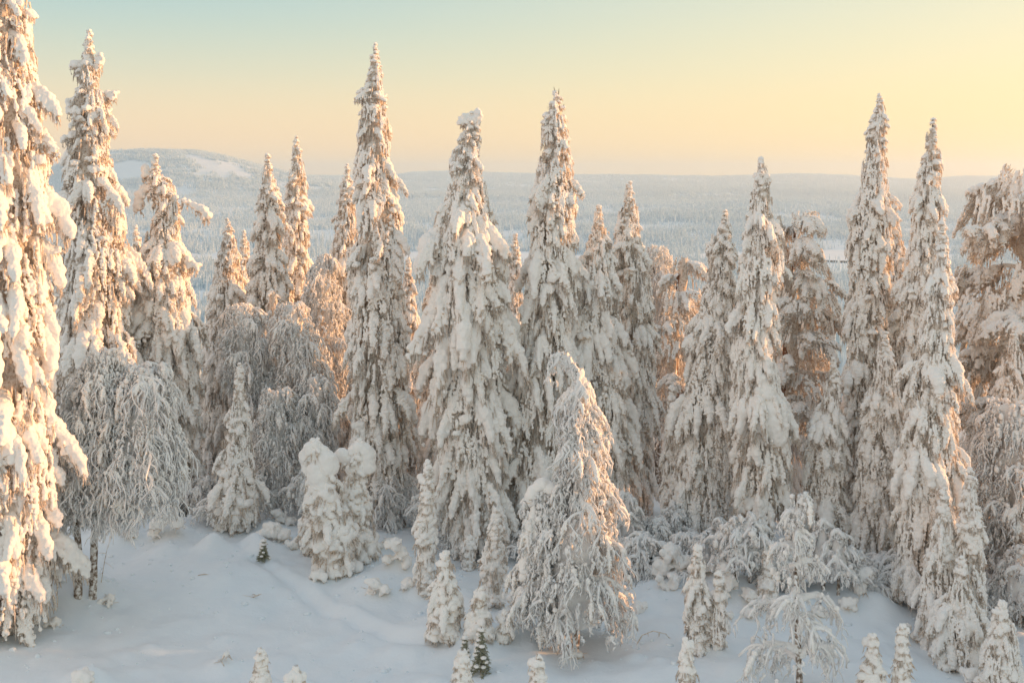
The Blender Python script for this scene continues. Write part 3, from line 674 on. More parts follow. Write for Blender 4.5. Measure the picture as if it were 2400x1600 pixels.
def pine(label, trunk, prof, Y, seed=1, limbs=15, name='snowy_pine', k=1.0, per=9, shell=60):
    q = random.Random(seed); fr = Frame((trunk[-1][0], prof[0][0] - 2), 0, prof, Y)
    T = [pix(x, y, Y) for x, y in trunk]; g = h1(T[0].x, Y); base = Vector((T[0].x, Y, g)); T[0].z = g - .2
    root = tagged(bpy.data.objects.new(name, None), label, 'pine', GROUPS['pine']); COL.objects.link(root); root.location = base
    ts = np.array([t[:] for t in T]) - np.array(base[:]); mb = MB(); nn = 16; hz = ts[:, 2]
    zs = np.linspace(hz[0], hz[-1], nn); P_ = np.array([[np.interp(z, hz, ts[:, 0]) + .04 * math.sin(z * 1.7 + seed), .03 * math.sin(z * 1.1), z] for z in zs])
    tube(mb, P_, np.linspace(.20, .05, nn), 9, 0); link('trunk', mb.mesh('trunk', [M_PBARK]), root)
    zt, zb = fr.top - g, fr.z[0] - g
    for b_ in range(limbs):
        u_ = (b_ + .5) / limbs; zc = zb + (zt - zb) * (1 - u_ * .95); a_ = b_ * 2.39996 + q.uniform(-.4, .4); r_ = fr.rad(zc + g) * q.uniform(.75, 1)
        z0_ = min(zc - .05 * r_, hz[-1] - .1); p0 = np.array([np.interp(z0_, hz, ts[:, 0]), 0, z0_]); tg = np.array([fr.cx(zc + g) - base.x + r_ * math.cos(a_), r_ * math.sin(a_), zc - .25 * r_])
        c1 = p0 * .5 + tg * .5; c1[2] = max(p0[2], tg[2]) + .25 * r_; nb_ = 9
        A_ = np.array([p0 * (1 - t) ** 2 + 2 * c1 * t * (1 - t) + tg * t * t + np.array([0, 0, .05 * math.sin(9 * t + b_)]) for t in np.linspace(0, 1, nb_)])
        mb = MB(); tube(mb, A_, np.linspace(.085, .03, nb_), 6, 0, 1, .5)
        for s_ in range(26):
            i_ = q.randrange(2, nb_); oa = q.uniform(0, 6.28); strand(mb, A_[i_], (math.cos(oa), math.sin(oa)), q.uniform(.25, .7), q, .018, 2)
        limb = link('limb', mb.mesh('limb', [M_RIME]), root)
        for s_ in range(per):
            i_ = q.randrange(3, nb_); me, rx, dz = q.choice(BOUGH[(q.choice((0, 1, 1)), q.choice(('clot', 'clot', 'finger')))]); s2 = q.uniform(.5, .95) * k
            o = bpy.data.objects.new('snowy_bough', me); COL.objects.link(o); o.parent = limb; o.location = A_[i_]
            o.rotation_euler = (q.uniform(-.3, .3), q.uniform(-.3, .2), a_ + q.uniform(-1.3, 1.3)); o.scale = (s2, s2 * 1.15, s2)
    zr = np.linspace(fr.z[0], fr.top, 40); rz = np.array([fr.rad(z) for z in zr]); cm = np.cumsum(rz) - rz[0]; crown = link('crown', core_mesh(fr, fr.z[0], seed, .25, .25), root)
    for s_ in range(shell):
        z = float(np.interp(q.random() * cm[-1], cm, zr)); a_ = s_ * 2.39996; r_ = fr.rad(z); s2 = q.uniform(.55, .9) * k; d_ = r_ * q.uniform(.55, .95)
        if math.sin(a_ * 2 + z * 2.6) * math.sin(z * 3.1 + a_) > .45: continue
        o = bpy.data.objects.new('snow_clods', q.choice(CLODS)); COL.objects.link(o); o.parent = crown; o.location = (fr.cx(z) - base.x + d_ * math.cos(a_), d_ * math.sin(a_), z - g); o.rotation_euler = (q.uniform(-.15, .15), q.uniform(-.4, 0), a_); o.scale = (s2, s2, s2)
    return root
# ------------------------------------------------------------------ the trees of the front rank (pixel outlines of a 2352 px wide view)
spruce('giant snow plastered spruce cut off by the left picture edge', (0, -230), 1450, [(-80, -50, 60), (60, -75, 82), (200, -90, 100), (330, -100, 118), (400, -110, 132), (520, -120, 136), (700, -120, 132), (900, -125, 138), (1100, -130, 148), (1300, -130, 145), (1430, -110, 135)], style='fat', k=.86, seed=11, dens=1.1)
spruce('shorter spruce in front of the giant one at the left picture edge', (-25, 850), 1400, [(950, -60, 15), (1050, -80, 45), (1180, -100, 62), (1300, -95, 60)], low=1310, style='fat', seed=12)
spruce('tall ragged spruce with broken snowy twigs near its top, second from the left', (203, 67), 1255, [(130, 185, 222), (165, 165, 232), (200, 180, 225), (240, 150, 262), (290, 178, 255), (340, 148, 262), (400, 140, 262), (460, 135, 285), (600, 128, 312), (720, 130, 300), (850, 132, 318), (1050, 150, 330), (1200, 170, 320)], Y=36, style='clot', seed=13, dens=1.1, k=.9)
spruce('bristly spruce with a long snowy arm reaching right and a second small top', (357, 352), 1160, [(400, 345, 372), (440, 340, 408), (480, 352, 418), (540, 340, 415), (600, 305, 432), (680, 302, 446), (760, 300, 456), (860, 318, 462), (980, 340, 470), (1100, 380, 462)], Y=37.5, style='mixed', seed=14, low=1090)
spruce('narrow peach lit spruce left of the pair of twin pointed spruces', (522, 500), 1080, [(560, 508, 545), (620, 490, 560), (700, 475, 570), (780, 462, 578), (900, 455, 575), (1040, 460, 580)], Y=43, style='clot', seed=15)
spruce('small lumpy topped spruce peeping out right of the narrow peach lit one', (560, 528), 1050, [(570, 545, 575), (640, 540, 585), (760, 535, 595), (900, 530, 600)], Y=50, style='spire', seed=16)
spruce('broad shouldered spruce, left and wider one of the pair of pointed spruces', (616, 352), 1080, [(400, 602, 630), (470, 585, 650), (560, 578, 658), (650, 570, 672), (760, 560, 680), (900, 560, 690), (1050, 570, 680)], Y=42, style='mixed', seed=17, dens=1.1)
spruce('slim pointed spruce, right one of the pair of pointed spruces', (681, 312), 1080, [(350, 668, 695), (420, 655, 706), (520, 648, 712), (640, 652, 716), (760, 650, 722), (900, 640, 730), (1050, 640, 740)], Y=45, style='spire', seed=18)
spruce('thin spruce hiding behind the left side of the tallest centre left spruce', (798, 375), 1100, [(430, 782, 812), (500, 768, 822), (600, 756, 828), (700, 758, 835), (850, 752, 840), (1000, 750, 850)], Y=42, style='clot', seed=19)
spruce('tallest needle shaped spruce left of centre reaching far above the hills', (862, 98), 1190, [(150, 845, 878), (200, 828, 882), (240, 824, 888), (300, 818, 900), (360, 816, 904), (410, 812, 910), (460, 812, 920), (520, 810, 934), (600, 800, 930), (700, 802, 938), (820, 800, 945), (950, 800, 948), (1080, 815, 935), (1150, 830, 920)], Y=35.5, style='spire', seed=20, dens=1.15)
spruce('pale spruce standing close behind the right side of the tallest needle shaped one', (938, 590), 1150, [(640, 925, 950), (720, 918, 962), (820, 912, 972), (950, 905, 985), (1100, 905, 990)], Y=42, style='mixed', seed=21)
spruce('broad spruce with long hanging snow drapes and a crooked knobbed top', (1085, 255), 1265, [(290, 1065, 1106), (330, 1050, 1104), (375, 1028, 1108), (400, 1045, 1105), (440, 1022, 1130), (520, 985, 1142), (600, 985, 1160), (690, 972, 1172), (780, 985, 1178), (860, 985, 1165), (960, 992, 1165), (1080, 1000, 1165), (1180, 1005, 1160), (1235, 1020, 1140)], style='drape', seed=22, k=1.15, dens=1.1)
spruce('frosted spruce pressed behind the left side of the broad draped spruce', (1010, 545), 1200, [(620, 990, 1030), (720, 972, 1040), (850, 962, 1050), (1000, 958, 1060), (1150, 965, 1060)], Y=38, style='clot', seed=23)
spruce('thin distant spruce in the gap right of the broad draped spruce', (1183, 535), 1150, [(580, 1172, 1196), (650, 1165, 1202), (760, 1158, 1208), (900, 1150, 1215), (1100, 1140, 1225)], Y=47, style='spire', seed=24)
spruce('tall dark based spruce right of centre with bare twigs sticking from its tip', (1276, 208), 1275, [(240, 1255, 1295), (290, 1237, 1308), (340, 1240, 1312), (400, 1225, 1325), (440, 1218, 1334), (480, 1222, 1322), (560, 1212, 1330), (650, 1200, 1325), (740, 1195, 1320), (850, 1175, 1315), (980, 1152, 1305), (1100, 1150, 1310), (1220, 1160, 1300)], Y=34, style='drape', seed=25, k=1.0, dens=1.15)
spruce('medium spruce with wide hanging boughs behind the tall rimed birch', (1375, 470), 1240, [(520, 1355, 1398), (580, 1340, 1412), (650, 1312, 1420), (720, 1298, 1430), (800, 1290, 1440), (900, 1290, 1450), (1050, 1300, 1460), (1180, 1310, 1440)], Y=35, style='drape', seed=26, dens=1.1)
spruce('peach lit spruce right of the medium wide boughed spruce', (1445, 415), 1235, [(460, 1430, 1460), (520, 1408, 1475), (590, 1405, 1482), (660, 1415, 1500), (760, 1425, 1505), (880, 1425, 1510), (1000, 1420, 1505), (1150, 1420, 1500)], Y=36.5, style='mixed', seed=27, dens=1.1)
spruce('double topped spruce left of the pointed spruce with the cross shaped tip', (1665, 480), 1290, [(520, 1650, 1682), (570, 1628, 1690), (650, 1618, 1695), (740, 1590, 1690), (840, 1570, 1690), (930, 1560, 1690), (1030, 1545, 1695), (1150, 1535, 1692), (1250, 1550, 1690)], Y=33, style='clot', seed=28, dens=1.15, k=.9)
spruce('pointed spruce with a cross shaped snow tip and bare lower trunk', (1748, 360), 1335, [(400, 1732, 1763), (410, 1741, 1756), (450, 1722, 1775), (500, 1712, 1785), (560, 1708, 1795), (600, 1692, 1808), (680, 1685, 1790), (780, 1682, 1778), (880, 1680, 1795), (970, 1685, 1812), (1080, 1688, 1815), (1180, 1690, 1818), (1280, 1700, 1800)], Y=31, low=1180, style='drape', seed=29, dens=1.2)
spruce('very tall slender club shaped spruce on the right with bulging snow rings', (2020, 215), 1335, [(245, 2005, 2034), (290, 1992, 2036), (350, 1986, 2040), (410, 1974, 2042), (470, 1960, 2050), (530, 1948, 2055), (590, 1945, 2056), (650, 1952, 2050), (720, 1945, 2045), (820, 1940, 2030), (950, 1938, 2010), (1100, 1945, 2010), (1250, 1950, 2010)], Y=33, style='spire', seed=30, dens=1.15)
spruce('thin sunlit spruce half hidden behind the very tall club shaped one', (2056, 470), 1250, [(520, 2040, 2072), (580, 2036, 2082), (650, 2035, 2080), (760, 2030, 2085), (900, 2025, 2090), (1100, 2020, 2090)], Y=39, style='mixed', seed=31)
spruce('tall slender spruce with a beaded narrow top near the right edge', (2143, 270), 1350, [(300, 2132, 2156), (340, 2122, 2160), (390, 2110, 2164), (440, 2102, 2166), (500, 2090, 2172), (560, 2086, 2170), (640, 2072, 2160), (720, 2070, 2155), (820, 2060, 2150), (950, 2050, 2140), (1100, 2050, 2140), (1280, 2055, 2140)], Y=32, style='spire', seed=32, dens=1.1)
spruce('plump lumpy spruce standing right in front of the beaded narrow topped one', (2165, 500), 1395, [(540, 2156, 2176), (575, 2144, 2185), (600, 2155, 2180), (650, 2125, 2192), (720, 2115, 2192), (800, 2105, 2198), (880, 2090, 2195), (960, 2075, 2200), (1050, 2065, 2205), (1150, 2060, 2200), (1280, 2055, 2190), (1370, 2060, 2150)], style='mixed', seed=33, dens=1.15)
spruce('dark grey conical spruce between the lit pine and the very tall club shaped spruce', (1915, 820), 1345, [(860, 1900, 1930), (920, 1880, 1938), (1000, 1855, 1945), (1080, 1848, 1948), (1180, 1850, 1952), (1280, 1862, 1958)], Y=31.5, style='mixed', seed=34, dens=1.1)
spruce('dense grey spruce below the very tall club shaped one, bare stem at its foot', (2035, 760), 1335, [(830, 2010, 2060), (900, 1990, 2068), (1000, 1975, 2070), (1100, 1965, 2065), (1200, 1960, 2062), (1280, 1970, 2060)], Y=31, style='clot', seed=35, dens=1.2)
spruce('dark spruce at the right picture edge in front of the big snowy pine', (2328, 758), 1330, [(830, 2300, 2355), (920, 2275, 2375), (1050, 2258, 2392), (1200, 2250, 2405), (1300, 2255, 2400)], Y=32, style='mixed', seed=36, dens=1.1)
spruce('lumpy spruce at the right picture edge under the arching rimed birch', (2362, 1090), 1420, [(1140, 2335, 2388), (1220, 2318, 2405), (1300, 2310, 2415), (1380, 2312, 2415)], style='mixed', seed=37)

# ------------------------------------------------------------------ smaller spruces in the clearing
def small(label, tip, base, prof, **kw):
    kw.setdefault('style', 'fat'); kw.setdefault('nmax', 150)
    return spruce(label, tip, base, prof, group='small', name='small_spruce', **kw)
small('bottle shaped small spruce at the left wood edge before the bent birches', (550, 832), 1212, [(890, 538, 564), (950, 525, 570), (1000, 508, 582), (1060, 495, 588), (1120, 495, 592), (1180, 485, 600)], style='mixed', seed=41, nmax=220)
small('thin snow column spruce left of the foot of the broad draped spruce', (983, 1056), 1362, [(1100, 966, 1000), (1150, 960, 1004), (1220, 950, 1004), (1290, 948, 1008), (1345, 952, 1006)], seed=42, dens=1.3)
small('leaning snow column spruce beside the foot of the broad draped spruce', (1140, 1165), 1385, [(1200, 1122, 1156), (1250, 1108, 1164), (1300, 1095, 1168), (1365, 1092, 1166)], seed=43, dens=1.3)
small('squat snow covered spruce with a dark needle patch at its foot above the green seedling', (1102, 1345), 1462, [(1352, 1090, 1114), (1370, 1080, 1120), (1410, 1066, 1134), (1445, 1064, 1136)], seed=44, dens=1.3)
small('round shouldered snow lump of a spruce right of the thin snow column', (1022, 1262), 1465, [(1270, 1012, 1032), (1300, 1000, 1048), (1350, 985, 1060), (1400, 975, 1065), (1450, 980, 1060)], seed=45, dens=1.3)
small('little snow capped spruce tucked behind the leaning snow column', (1076, 1228), 1310, [(1250, 1060, 1096), (1285, 1054, 1098)], seed=46, dens=1.3, nmax=60)
small('spruce sapling with loose snow clods in the gap right of the central birch', (1602, 1248), 1500, [(1290, 1584, 1618), (1340, 1572, 1630), (1400, 1570, 1636), (1460, 1575, 1640)], seed=47, style='mixed', dens=1.2)
small('short snowy sapling with a bare dark foot touching the loose clodded one', (1650, 1308), 1492, [(1340, 1640, 1664), (1400, 1632, 1676), (1460, 1630, 1672)], seed=48, style='mixed', dens=1.1)
small('fat snowman like sapling cut off at the bottom, below the loose clodded one', (1577, 1462), 1620, [(1468, 1568, 1588), (1490, 1562, 1592), (1530, 1552, 1602), (1590, 1545, 1610)], seed=49, dens=1.3, nmax=80)
small('tall plump twin spruce at lower right, left one of the close pair', (2168, 1118), 1482, [(1165, 2155, 2182), (1220, 2140, 2195), (1290, 2120, 2205), (1370, 2105, 2210), (1450, 2098, 2212)], style='mixed', seed=50, nmax=260, dens=1.2)
small('tall crooked twin spruce at lower right, right one of the close pair', (2228, 1072), 1500, [(1100, 2214, 2246), (1130, 2206, 2240), (1180, 2205, 2256), (1240, 2200, 2262), (1320, 2195, 2266), (1430, 2190, 2272)], style='mixed', seed=51, nmax=260, dens=1.2)
small('squat bushy spruce in front of the close pair at lower right', (2208, 1275), 1532, [(1320, 2190, 2226), (1370, 2168, 2244), (1430, 2150, 2258), (1500, 2135, 2262)], style='mixed', seed=52, nmax=260, dens=1.2)
small('cone shaped snowy spruce in the bottom right corner', (2300, 1376), 1600, [(1420, 2284, 2318), (1470, 2265, 2335), (1530, 2252, 2348), (1580, 2252, 2350)], style='mixed', seed=53, nmax=200, dens=1.2)
small('seedling with a thin beaded stem at the bottom, left one of two', (2005, 1455), 1625, [(1500, 1994, 2018), (1530, 1975, 2035), (1580, 1968, 2042)], seed=54, nmax=70)
small('seedling with a thin beaded stem at the bottom, right one of two', (2072, 1430), 1635, [(1480, 2062, 2082), (1515, 2050, 2095), (1570, 2035, 2102)], seed=55, nmax=70)
small('two storeyed snow lump spruce in the clearing left of the bent birch with the arch', (1762, 1260), 1392, [(1266, 1750, 1776), (1285, 1746, 1780), (1310, 1752, 1776), (1330, 1735, 1790), (1370, 1726, 1796)], seed=56, dens=1.3, nmax=80)
small('tiny snow buried seedling right of the squat spruce with the dark foot', (1160, 1398), 1475, [(1420, 1148, 1172), (1455, 1140, 1180)], seed=57, nmax=40)
small('snow buried seedling cut by the bottom edge below the green seedling', (1062, 1492), 1610, [(1515, 1044, 1080), (1560, 1036, 1092)], seed=58, nmax=50)
small('little snow buried seedling at the bottom below the central birch', (1235, 1502), 1605, [(1525, 1224, 1248), (1570, 1216, 1256)], seed=59, nmax=50)
small('snow buried sapling with a dark twig at the bottom left of centre', (600, 1488), 1640, [(1530, 584, 618), (1570, 565, 640)], seed=60, nmax=50)
small('wide snow lump with poking twigs at the bottom left of centre', (680, 1528), 1650, [(1560, 655, 705), (1600, 640, 720)], seed=61, nmax=50)
small('left head of the two headed snow giant bush in the clearing', (722, 1006), 1312, [(1012, 706, 742), (1030, 692, 754), (1080, 702, 765), (1130, 705, 790), (1200, 698, 830), (1260, 705, 840), (1300, 712, 830)], seed=62, style='fat', nmax=200, dens=1.3)
small('right head of the two headed snow giant bush in the clearing', (826, 1006), 1280, [(1012, 812, 842), (1030, 800, 848), (1080, 792, 848), (1130, 770, 852), (1190, 760, 868), (1250, 770, 872)], seed=63, nmax=200, dens=1.3)
small('low wide snow covered bush hugging the left side of the two headed one', (715, 1120), 1262, [(1126, 702, 730), (1150, 690, 745), (1200, 682, 760), (1245, 684, 765)], seed=64, nmax=90)
small('small frosted spruce standing alone behind the left birch dome', (143, 455), 1100, [(500, 132, 155), (600, 126, 160), (800, 115, 170)], Y=46, seed=65, style='spire')
small('thin frosted spruce between the ragged and the bristly tall spruces', (312, 515), 1100, [(560, 302, 325), (650, 292, 332), (850, 280, 345)], Y=48, seed=66, style='spire')
small('knobbly spruce top poking out beside the very tall club shaped spruce', (2060, 650), 1330, [(680, 2048, 2080), (730, 2035, 2100), (850, 2020, 2115), (1000, 2010, 2120), (1200, 2010, 2110)], Y=34, seed=67, style='mixed', nmax=280)
small('slim snow spruce filling the gap left of the double topped spruce', (1545, 885), 1250, [(930, 1532, 1556), (1020, 1522, 1562), (1140, 1515, 1568), (1220, 1515, 1570)], Y=34, seed=68, style='clot', nmax=220)
small('squat spruce at the foot of the beaded narrow topped spruce', (2120, 880), 1400, [(930, 2100, 2140), (1050, 2080, 2150), (1200, 2060, 2140), (1350, 2048, 2120)], Y=30.5, seed=69, style='mixed', nmax=260)

# side tops and long arms of the bristly spruce
rt = bpy.data.objects['snowy_spruce.003'] if 'snowy_spruce.003' in bpy.data.objects else None
def arm(root, pts, Y, seed, r0=.10):
    q = random.Random(seed); b = root.location; P_ = np.array([(pix(x, y, Y) - b)[:] for x, y in pts]); t0 = np.linspace(0, 1, len(P_)); tt = np.linspace(0, 1, 12)
    A_ = np.stack([np.interp(tt, t0, P_[:, j_]) for j_ in range(3)], -1)
    balls = [(p[0], p[1] + q.uniform(-.04, .04), p[2] + .04, r0 * q.uniform(.75, 1.5) * (.7 + .6 * t), .9) for p, t in zip(A_, tt)]
    for p in A_[3:]:
        for _ in range(3): balls.append((p[0] + q.uniform(-.14, .14), p[1] + q.uniform(-.14, .14), p[2] + q.uniform(-.16, .08), q.uniform(.05, .10), 1))
    v, f = remesh_balls(balls, .035, seed, .02, 7); mb = MB(); mb.add(v, f, 0)
    for _ in range(30):
        i_ = q.randrange(3, 12); strand(mb, A_[i_], (q.uniform(-1, 1), q.uniform(-1, 1)), q.uniform(.15, .4), q, .02, 1, 1)
    link('snowy_arm', mb.mesh('snowy_arm', [M_SNOW, M_TWIG]), root)
arm(rt, [(375, 470), (400, 455), (440, 468), (470, 485), (478, 500)], 37.3, 1)
arm(rt, [(372, 560), (405, 590), (435, 600), (450, 612)], 37.2, 2)
arm(rt, [(360, 440), (345, 415), (336, 400), (333, 388)], 37.5, 3)
arm(rt, [(352, 450), (332, 430), (322, 450), (318, 475)], 37.5, 4, .12)
rg = bpy.data.objects['snowy_spruce.002']
for i_, p in enumerate([[(205, 190), (180, 225), (155, 240)], [(205, 215), (235, 222), (262, 215)], [(200, 300), (170, 305), (150, 320)], [(200, 135), (180, 148), (166, 146)], [(205, 165), (225, 150), (232, 128)], [(205, 252), (180, 254), (160, 252)]]): arm(rg, p, 36, 20 + i_, .055)
rb_ = bpy.data.objects['snowy_spruce.011'] if 'snowy_spruce.011' in bpy.data.objects else rg
arm(rb_, [(1085, 290), (1090, 270), (1096, 258)], rb_.location.y, 41, .05); arm(rb_, [(1075, 285), (1068, 272), (1066, 270)], rb_.location.y, 42, .06)

def root_of(start): return [x for x in bpy.data.objects if x.type == 'EMPTY' and str(x.get('label', '')).startswith(start)][0]
hL, hR, cT = root_of('left head'), root_of('right head'), root_of('pointed spruce with a cross')
arm(hL, [(705, 1080), (700, 1045), (718, 1030), (742, 1040), (750, 1075)], hL.location.y, 61, .20); arm(hL, [(720, 1060), (735, 1110), (740, 1160)], hL.location.y - .15, 62, .24)
arm(hR, [(800, 1075), (808, 1045), (822, 1032), (838, 1040), (842, 1075)], hR.location.y, 63, .19); arm(hR, [(770, 1060), (785, 1045), (800, 1055)], hR.location.y, 64, .16)
arm(cT, [(1752, 870), (1760, 905), (1768, 940), (1776, 975), (1786, 1010)], 30.45, 65, .22); arm(cT, [(1742, 900), (1746, 940), (1744, 985)], 30.4, 67, .16)
arm(cT, [(1738, 411), (1748, 408), (1760, 412)], 31, 66, .055)
# bare twigs and a green tip on the tall one right of centre
rt2 = [o for o in bpy.data.objects if o.type == 'EMPTY' and str(o.get('label', '')).startswith('tall dark based')][0]
mb = MB(); b = rt2.location
for x0, y0, x1, y1 in [(1276, 222, 1272, 200), (1280, 226, 1284, 204), (1284, 232, 1290, 226), (1292, 300, 1304, 318), (1286, 250, 1296, 240)]:
    tube(mb, [(pix(x0, y0, 34) - b)[:], (pix((x0 + x1) / 2 + 1, (y0 + y1) / 2, 34) - b)[:], (pix(x1, y1, 34) - b)[:]], [.022, .018, .008], 4, 0)
link('bare_twig', mb.mesh('bare_twig', [M_GREEN]), rt2)

# ------------------------------------------------------------------ rimed birches
birch('tall rimed birch with a hooked top hanging left, centre foreground', [(1318, 1490), (1322, 1350), (1335, 1150), (1345, 1000), (1342, 910), (1332, 860), (1310, 822), (1290, 808), (1268, 814), (1260, 840)], [(880, 1316, 1350), (915, 1302, 1356), (960, 1286, 1370), (1060, 1280, 1388), (1120, 1290, 1396), (1190, 1262, 1408), (1240, 1225, 1425), (1350, 1205, 1448), (1440, 1228, 1440)], n=30, strands=44, seed=3, thick=1.15, clump=.25, ln=(.35, 1.1), hook=60)
birch('short rimed birch stem with a flat snow cap leaning on the central birch', [(1262, 1470), (1255, 1350), (1245, 1220), (1240, 1130)], [(1112, 1215, 1272), (1150, 1206, 1285), (1250, 1200, 1285), (1350, 1185, 1300), (1420, 1190, 1300)], n=16, strands=34, seed=4, thick=1.25, clump=.5)
birch('drooping rimed thicket bending right from the central birch', [(1420, 1440), (1425, 1350), (1445, 1270), (1470, 1240)], [(1238, 1425, 1500), (1280, 1400, 1512), (1340, 1395, 1520), (1400, 1400, 1500)], n=14, strands=34, seed=5, Y=30.2, thick=.95)
birch('open arched rimed birch with lacy hanging twigs at lower right', [(1838, 1600), (1832, 1450), (1828, 1320), (1835, 1210), (1838, 1150), (1828, 1136)], [(1132, 1820, 1850), (1160, 1818, 1872), (1230, 1790, 1858), (1290, 1770, 1885), (1330, 1755, 1915), (1400, 1745, 1925), (1480, 1725, 1925), (1540, 1722, 1915)], n=15, strands=16, seed=6, thick=1.15, clump=.25, ln=(.35, 1.0), shell=.16, tufts=1)
birch('wide bent rimed birch dome at left, the larger trunk of two', [(212, 1372), (216, 1250), (222, 1100), (240, 960), (290, 870), (345, 845), (390, 880)], [(836, 300, 372), (870, 250, 395), (930, 235, 408), (1000, 225, 420), (1080, 225, 420), (1130, 240, 400), (1180, 250, 380)], n=26, strands=46, seed=7, thick=1.1, clump=.1, ln=(.4, 1.3), low=1230)
birch('darker rimed birch left of the wide bent dome, crooked pale trunk', [(178, 1372), (182, 1270), (172, 1180), (185, 1050), (210, 900), (235, 820), (262, 826)], [(806, 205, 265), (850, 175, 282), (920, 150, 290), (1000, 135, 290), (1080, 140, 290), (1180, 150, 270)], n=22, strands=40, seed=8, thick=1.1, clump=.1, ln=(.4, 1.2), low=1240)
birch('round headed rimed birch in the peach light, left one of two domes', [(625, 1110), (620, 950), (605, 820), (580, 730), (552, 705)], [(698, 525, 580), (730, 512, 598), (790, 510, 615), (850, 520, 632), (930, 560, 640)], Y=38.5, n=18, strands=44, seed=9, low=1000)
birch('round headed rimed birch in the peach light, middle dome', [(700, 1100), (705, 950), (705, 830), (690, 745), (660, 705)], [(696, 635, 690), (725, 620, 712), (790, 622, 742), (860, 640, 765), (940, 660, 770), (1010, 680, 765)], Y=38, n=20, strands=44, seed=10, low=1050)
birch('high translucent rimed birch glowing behind the two round domes', [(740, 1100), (742, 900), (748, 720), (745, 600)], [(585, 730, 760), (630, 705, 772), (700, 690, 790), (780, 695, 800), (860, 690, 805), (950, 690, 800)], Y=41, n=22, strands=44, seed=11, low=1030)
birch('tangled rimed bush below the two round birch domes', [(640, 1200), (640, 1080), (645, 960), (650, 900)], [(890, 600, 665), (950, 590, 680), (1030, 585, 690), (1120, 590, 690)], Y=36.5, n=16, strands=38, seed=12)
birch('small dome shaped rimed bush above the two headed snow bush', [(715, 1120), (718, 1000), (720, 900)], [(862, 690, 745), (900, 678, 765), (960, 675, 772), (1020, 690, 770)], Y=37, n=14, strands=38, seed=13)
birch('arched rimed bush right of the two headed snow bush', [(885, 1250), (888, 1180), (890, 1110)], [(1082, 865, 905), (1110, 855, 922), (1160, 852, 930), (1220, 860, 925)], n=14, strands=18, seed=14, Y=35, shell=.3, tufts=2)
birch('arching rimed birch with a rounded head at the right picture edge', [(2340, 1430), (2338, 1250), (2330, 1080), (2320, 960), (2300, 925)], [(920, 2272, 2352), (960, 2262, 2385), (1040, 2250, 2400), (1130, 2235, 2400), (1230, 2240, 2400), (1330, 2250, 2395)], Y=29.5, n=26, strands=40, seed=15, thick=1.1)
birch('pale drooping birch between the peach lit spruce and the brown stemmed pine', [(1512, 1150), (1510, 900), (1508, 700), (1500, 590)], [(566, 1485, 1530), (610, 1480, 1550), (700, 1480, 1560), (820, 1490, 1560), (950, 1495, 1560)], Y=42, n=20, strands=40, seed=16)
birch('fan of rimed brushwood at the foot of the double topped spruce', [(1500, 1330), (1500, 1270), (1498, 1200)], [(1190, 1475, 1530), (1230, 1460, 1550), (1290, 1450, 1565)], n=12, strands=22, seed=17, Y=31.5, thick=.9)
birch('low rimed brush beside the sunlit patch of snow at lower right', [(2030, 1400), (2025, 1370), (2020, 1345)], [(1340, 1990, 2040), (1365, 1980, 2060), (1390, 1985, 2065)], n=12, strands=8, seed=18, Y=28.6, thick=.9, ln=(.15, .35))
birch('low rimed brush left of the bottle shaped small spruce', [(470, 1190), (468, 1150), (465, 1110)], [(1095, 445, 500), (1130, 430, 510), (1175, 430, 520)], n=12, strands=16, seed=19, Y=36.5, ln=(.2, .5))
birch('small rimed shrub among the snow lumps right of the central birch', [(1560, 1400), (1558, 1360), (1555, 1325)], [(1315, 1540, 1580), (1345, 1525, 1600), (1385, 1520, 1610)], n=12, strands=14, seed=20, Y=29.5, ln=(.15, .4), thick=.9)

cb = root_of('short rimed birch stem'); arm(cb, [(1216, 1150), (1225, 1125), (1242, 1114), (1262, 1120), (1272, 1140)], cb.location.y - .1, 71, .13); arm(cb, [(1228, 1140), (1224, 1200), (1216, 1260), (1205, 1310)], cb.location.y - .15, 72, .12)
# ------------------------------------------------------------------ pines
pine('reddish stemmed pine glowing orange between two spruce groups', [(1546, 1200), (1550, 900), (1556, 640), (1575, 600)], [(585, 1550, 1600), (640, 1535, 1612), (720, 1505, 1612), (800, 1500, 1600), (900, 1505, 1590), (1000, 1510, 1590)], Y=40, seed=2, per=5, shell=26, limbs=11)
pine('crooked topped pine lit from behind between the cross tipped spruce and the conical one', [(1800, 1150), (1800, 900), (1812, 700), (1830, 500)], [(485, 1815, 1845), (530, 1795, 1872), (600, 1795, 1895), (680, 1790, 1925), (770, 1790, 1935), (860, 1790, 1930), (960, 1800, 1900), (1060, 1805, 1880)], Y=37, seed=3, limbs=20, per=10)
pine('big domed pine with long bent limbs at the right picture edge', [(2400, 1250), (2395, 900), (2385, 600), (2370, 420)], [(392, 2325, 2420), (430, 2250, 2470), (500, 2215, 2500), (600, 2195, 2530), (720, 2190, 2540), (850, 2180, 2540), (960, 2195, 2540), (1050, 2215, 2530)], Y=36, seed=4, limbs=26, per=14, k=1.25, shell=170)
pine('orange glowing pine deep in the gap left of the conical grey spruce', [(1835, 1200), (1838, 1000), (1840, 850)], [(820, 1815, 1860), (900, 1805, 1865), (1000, 1800, 1862), (1100, 1805, 1855)], Y=42, seed=5, limbs=12)

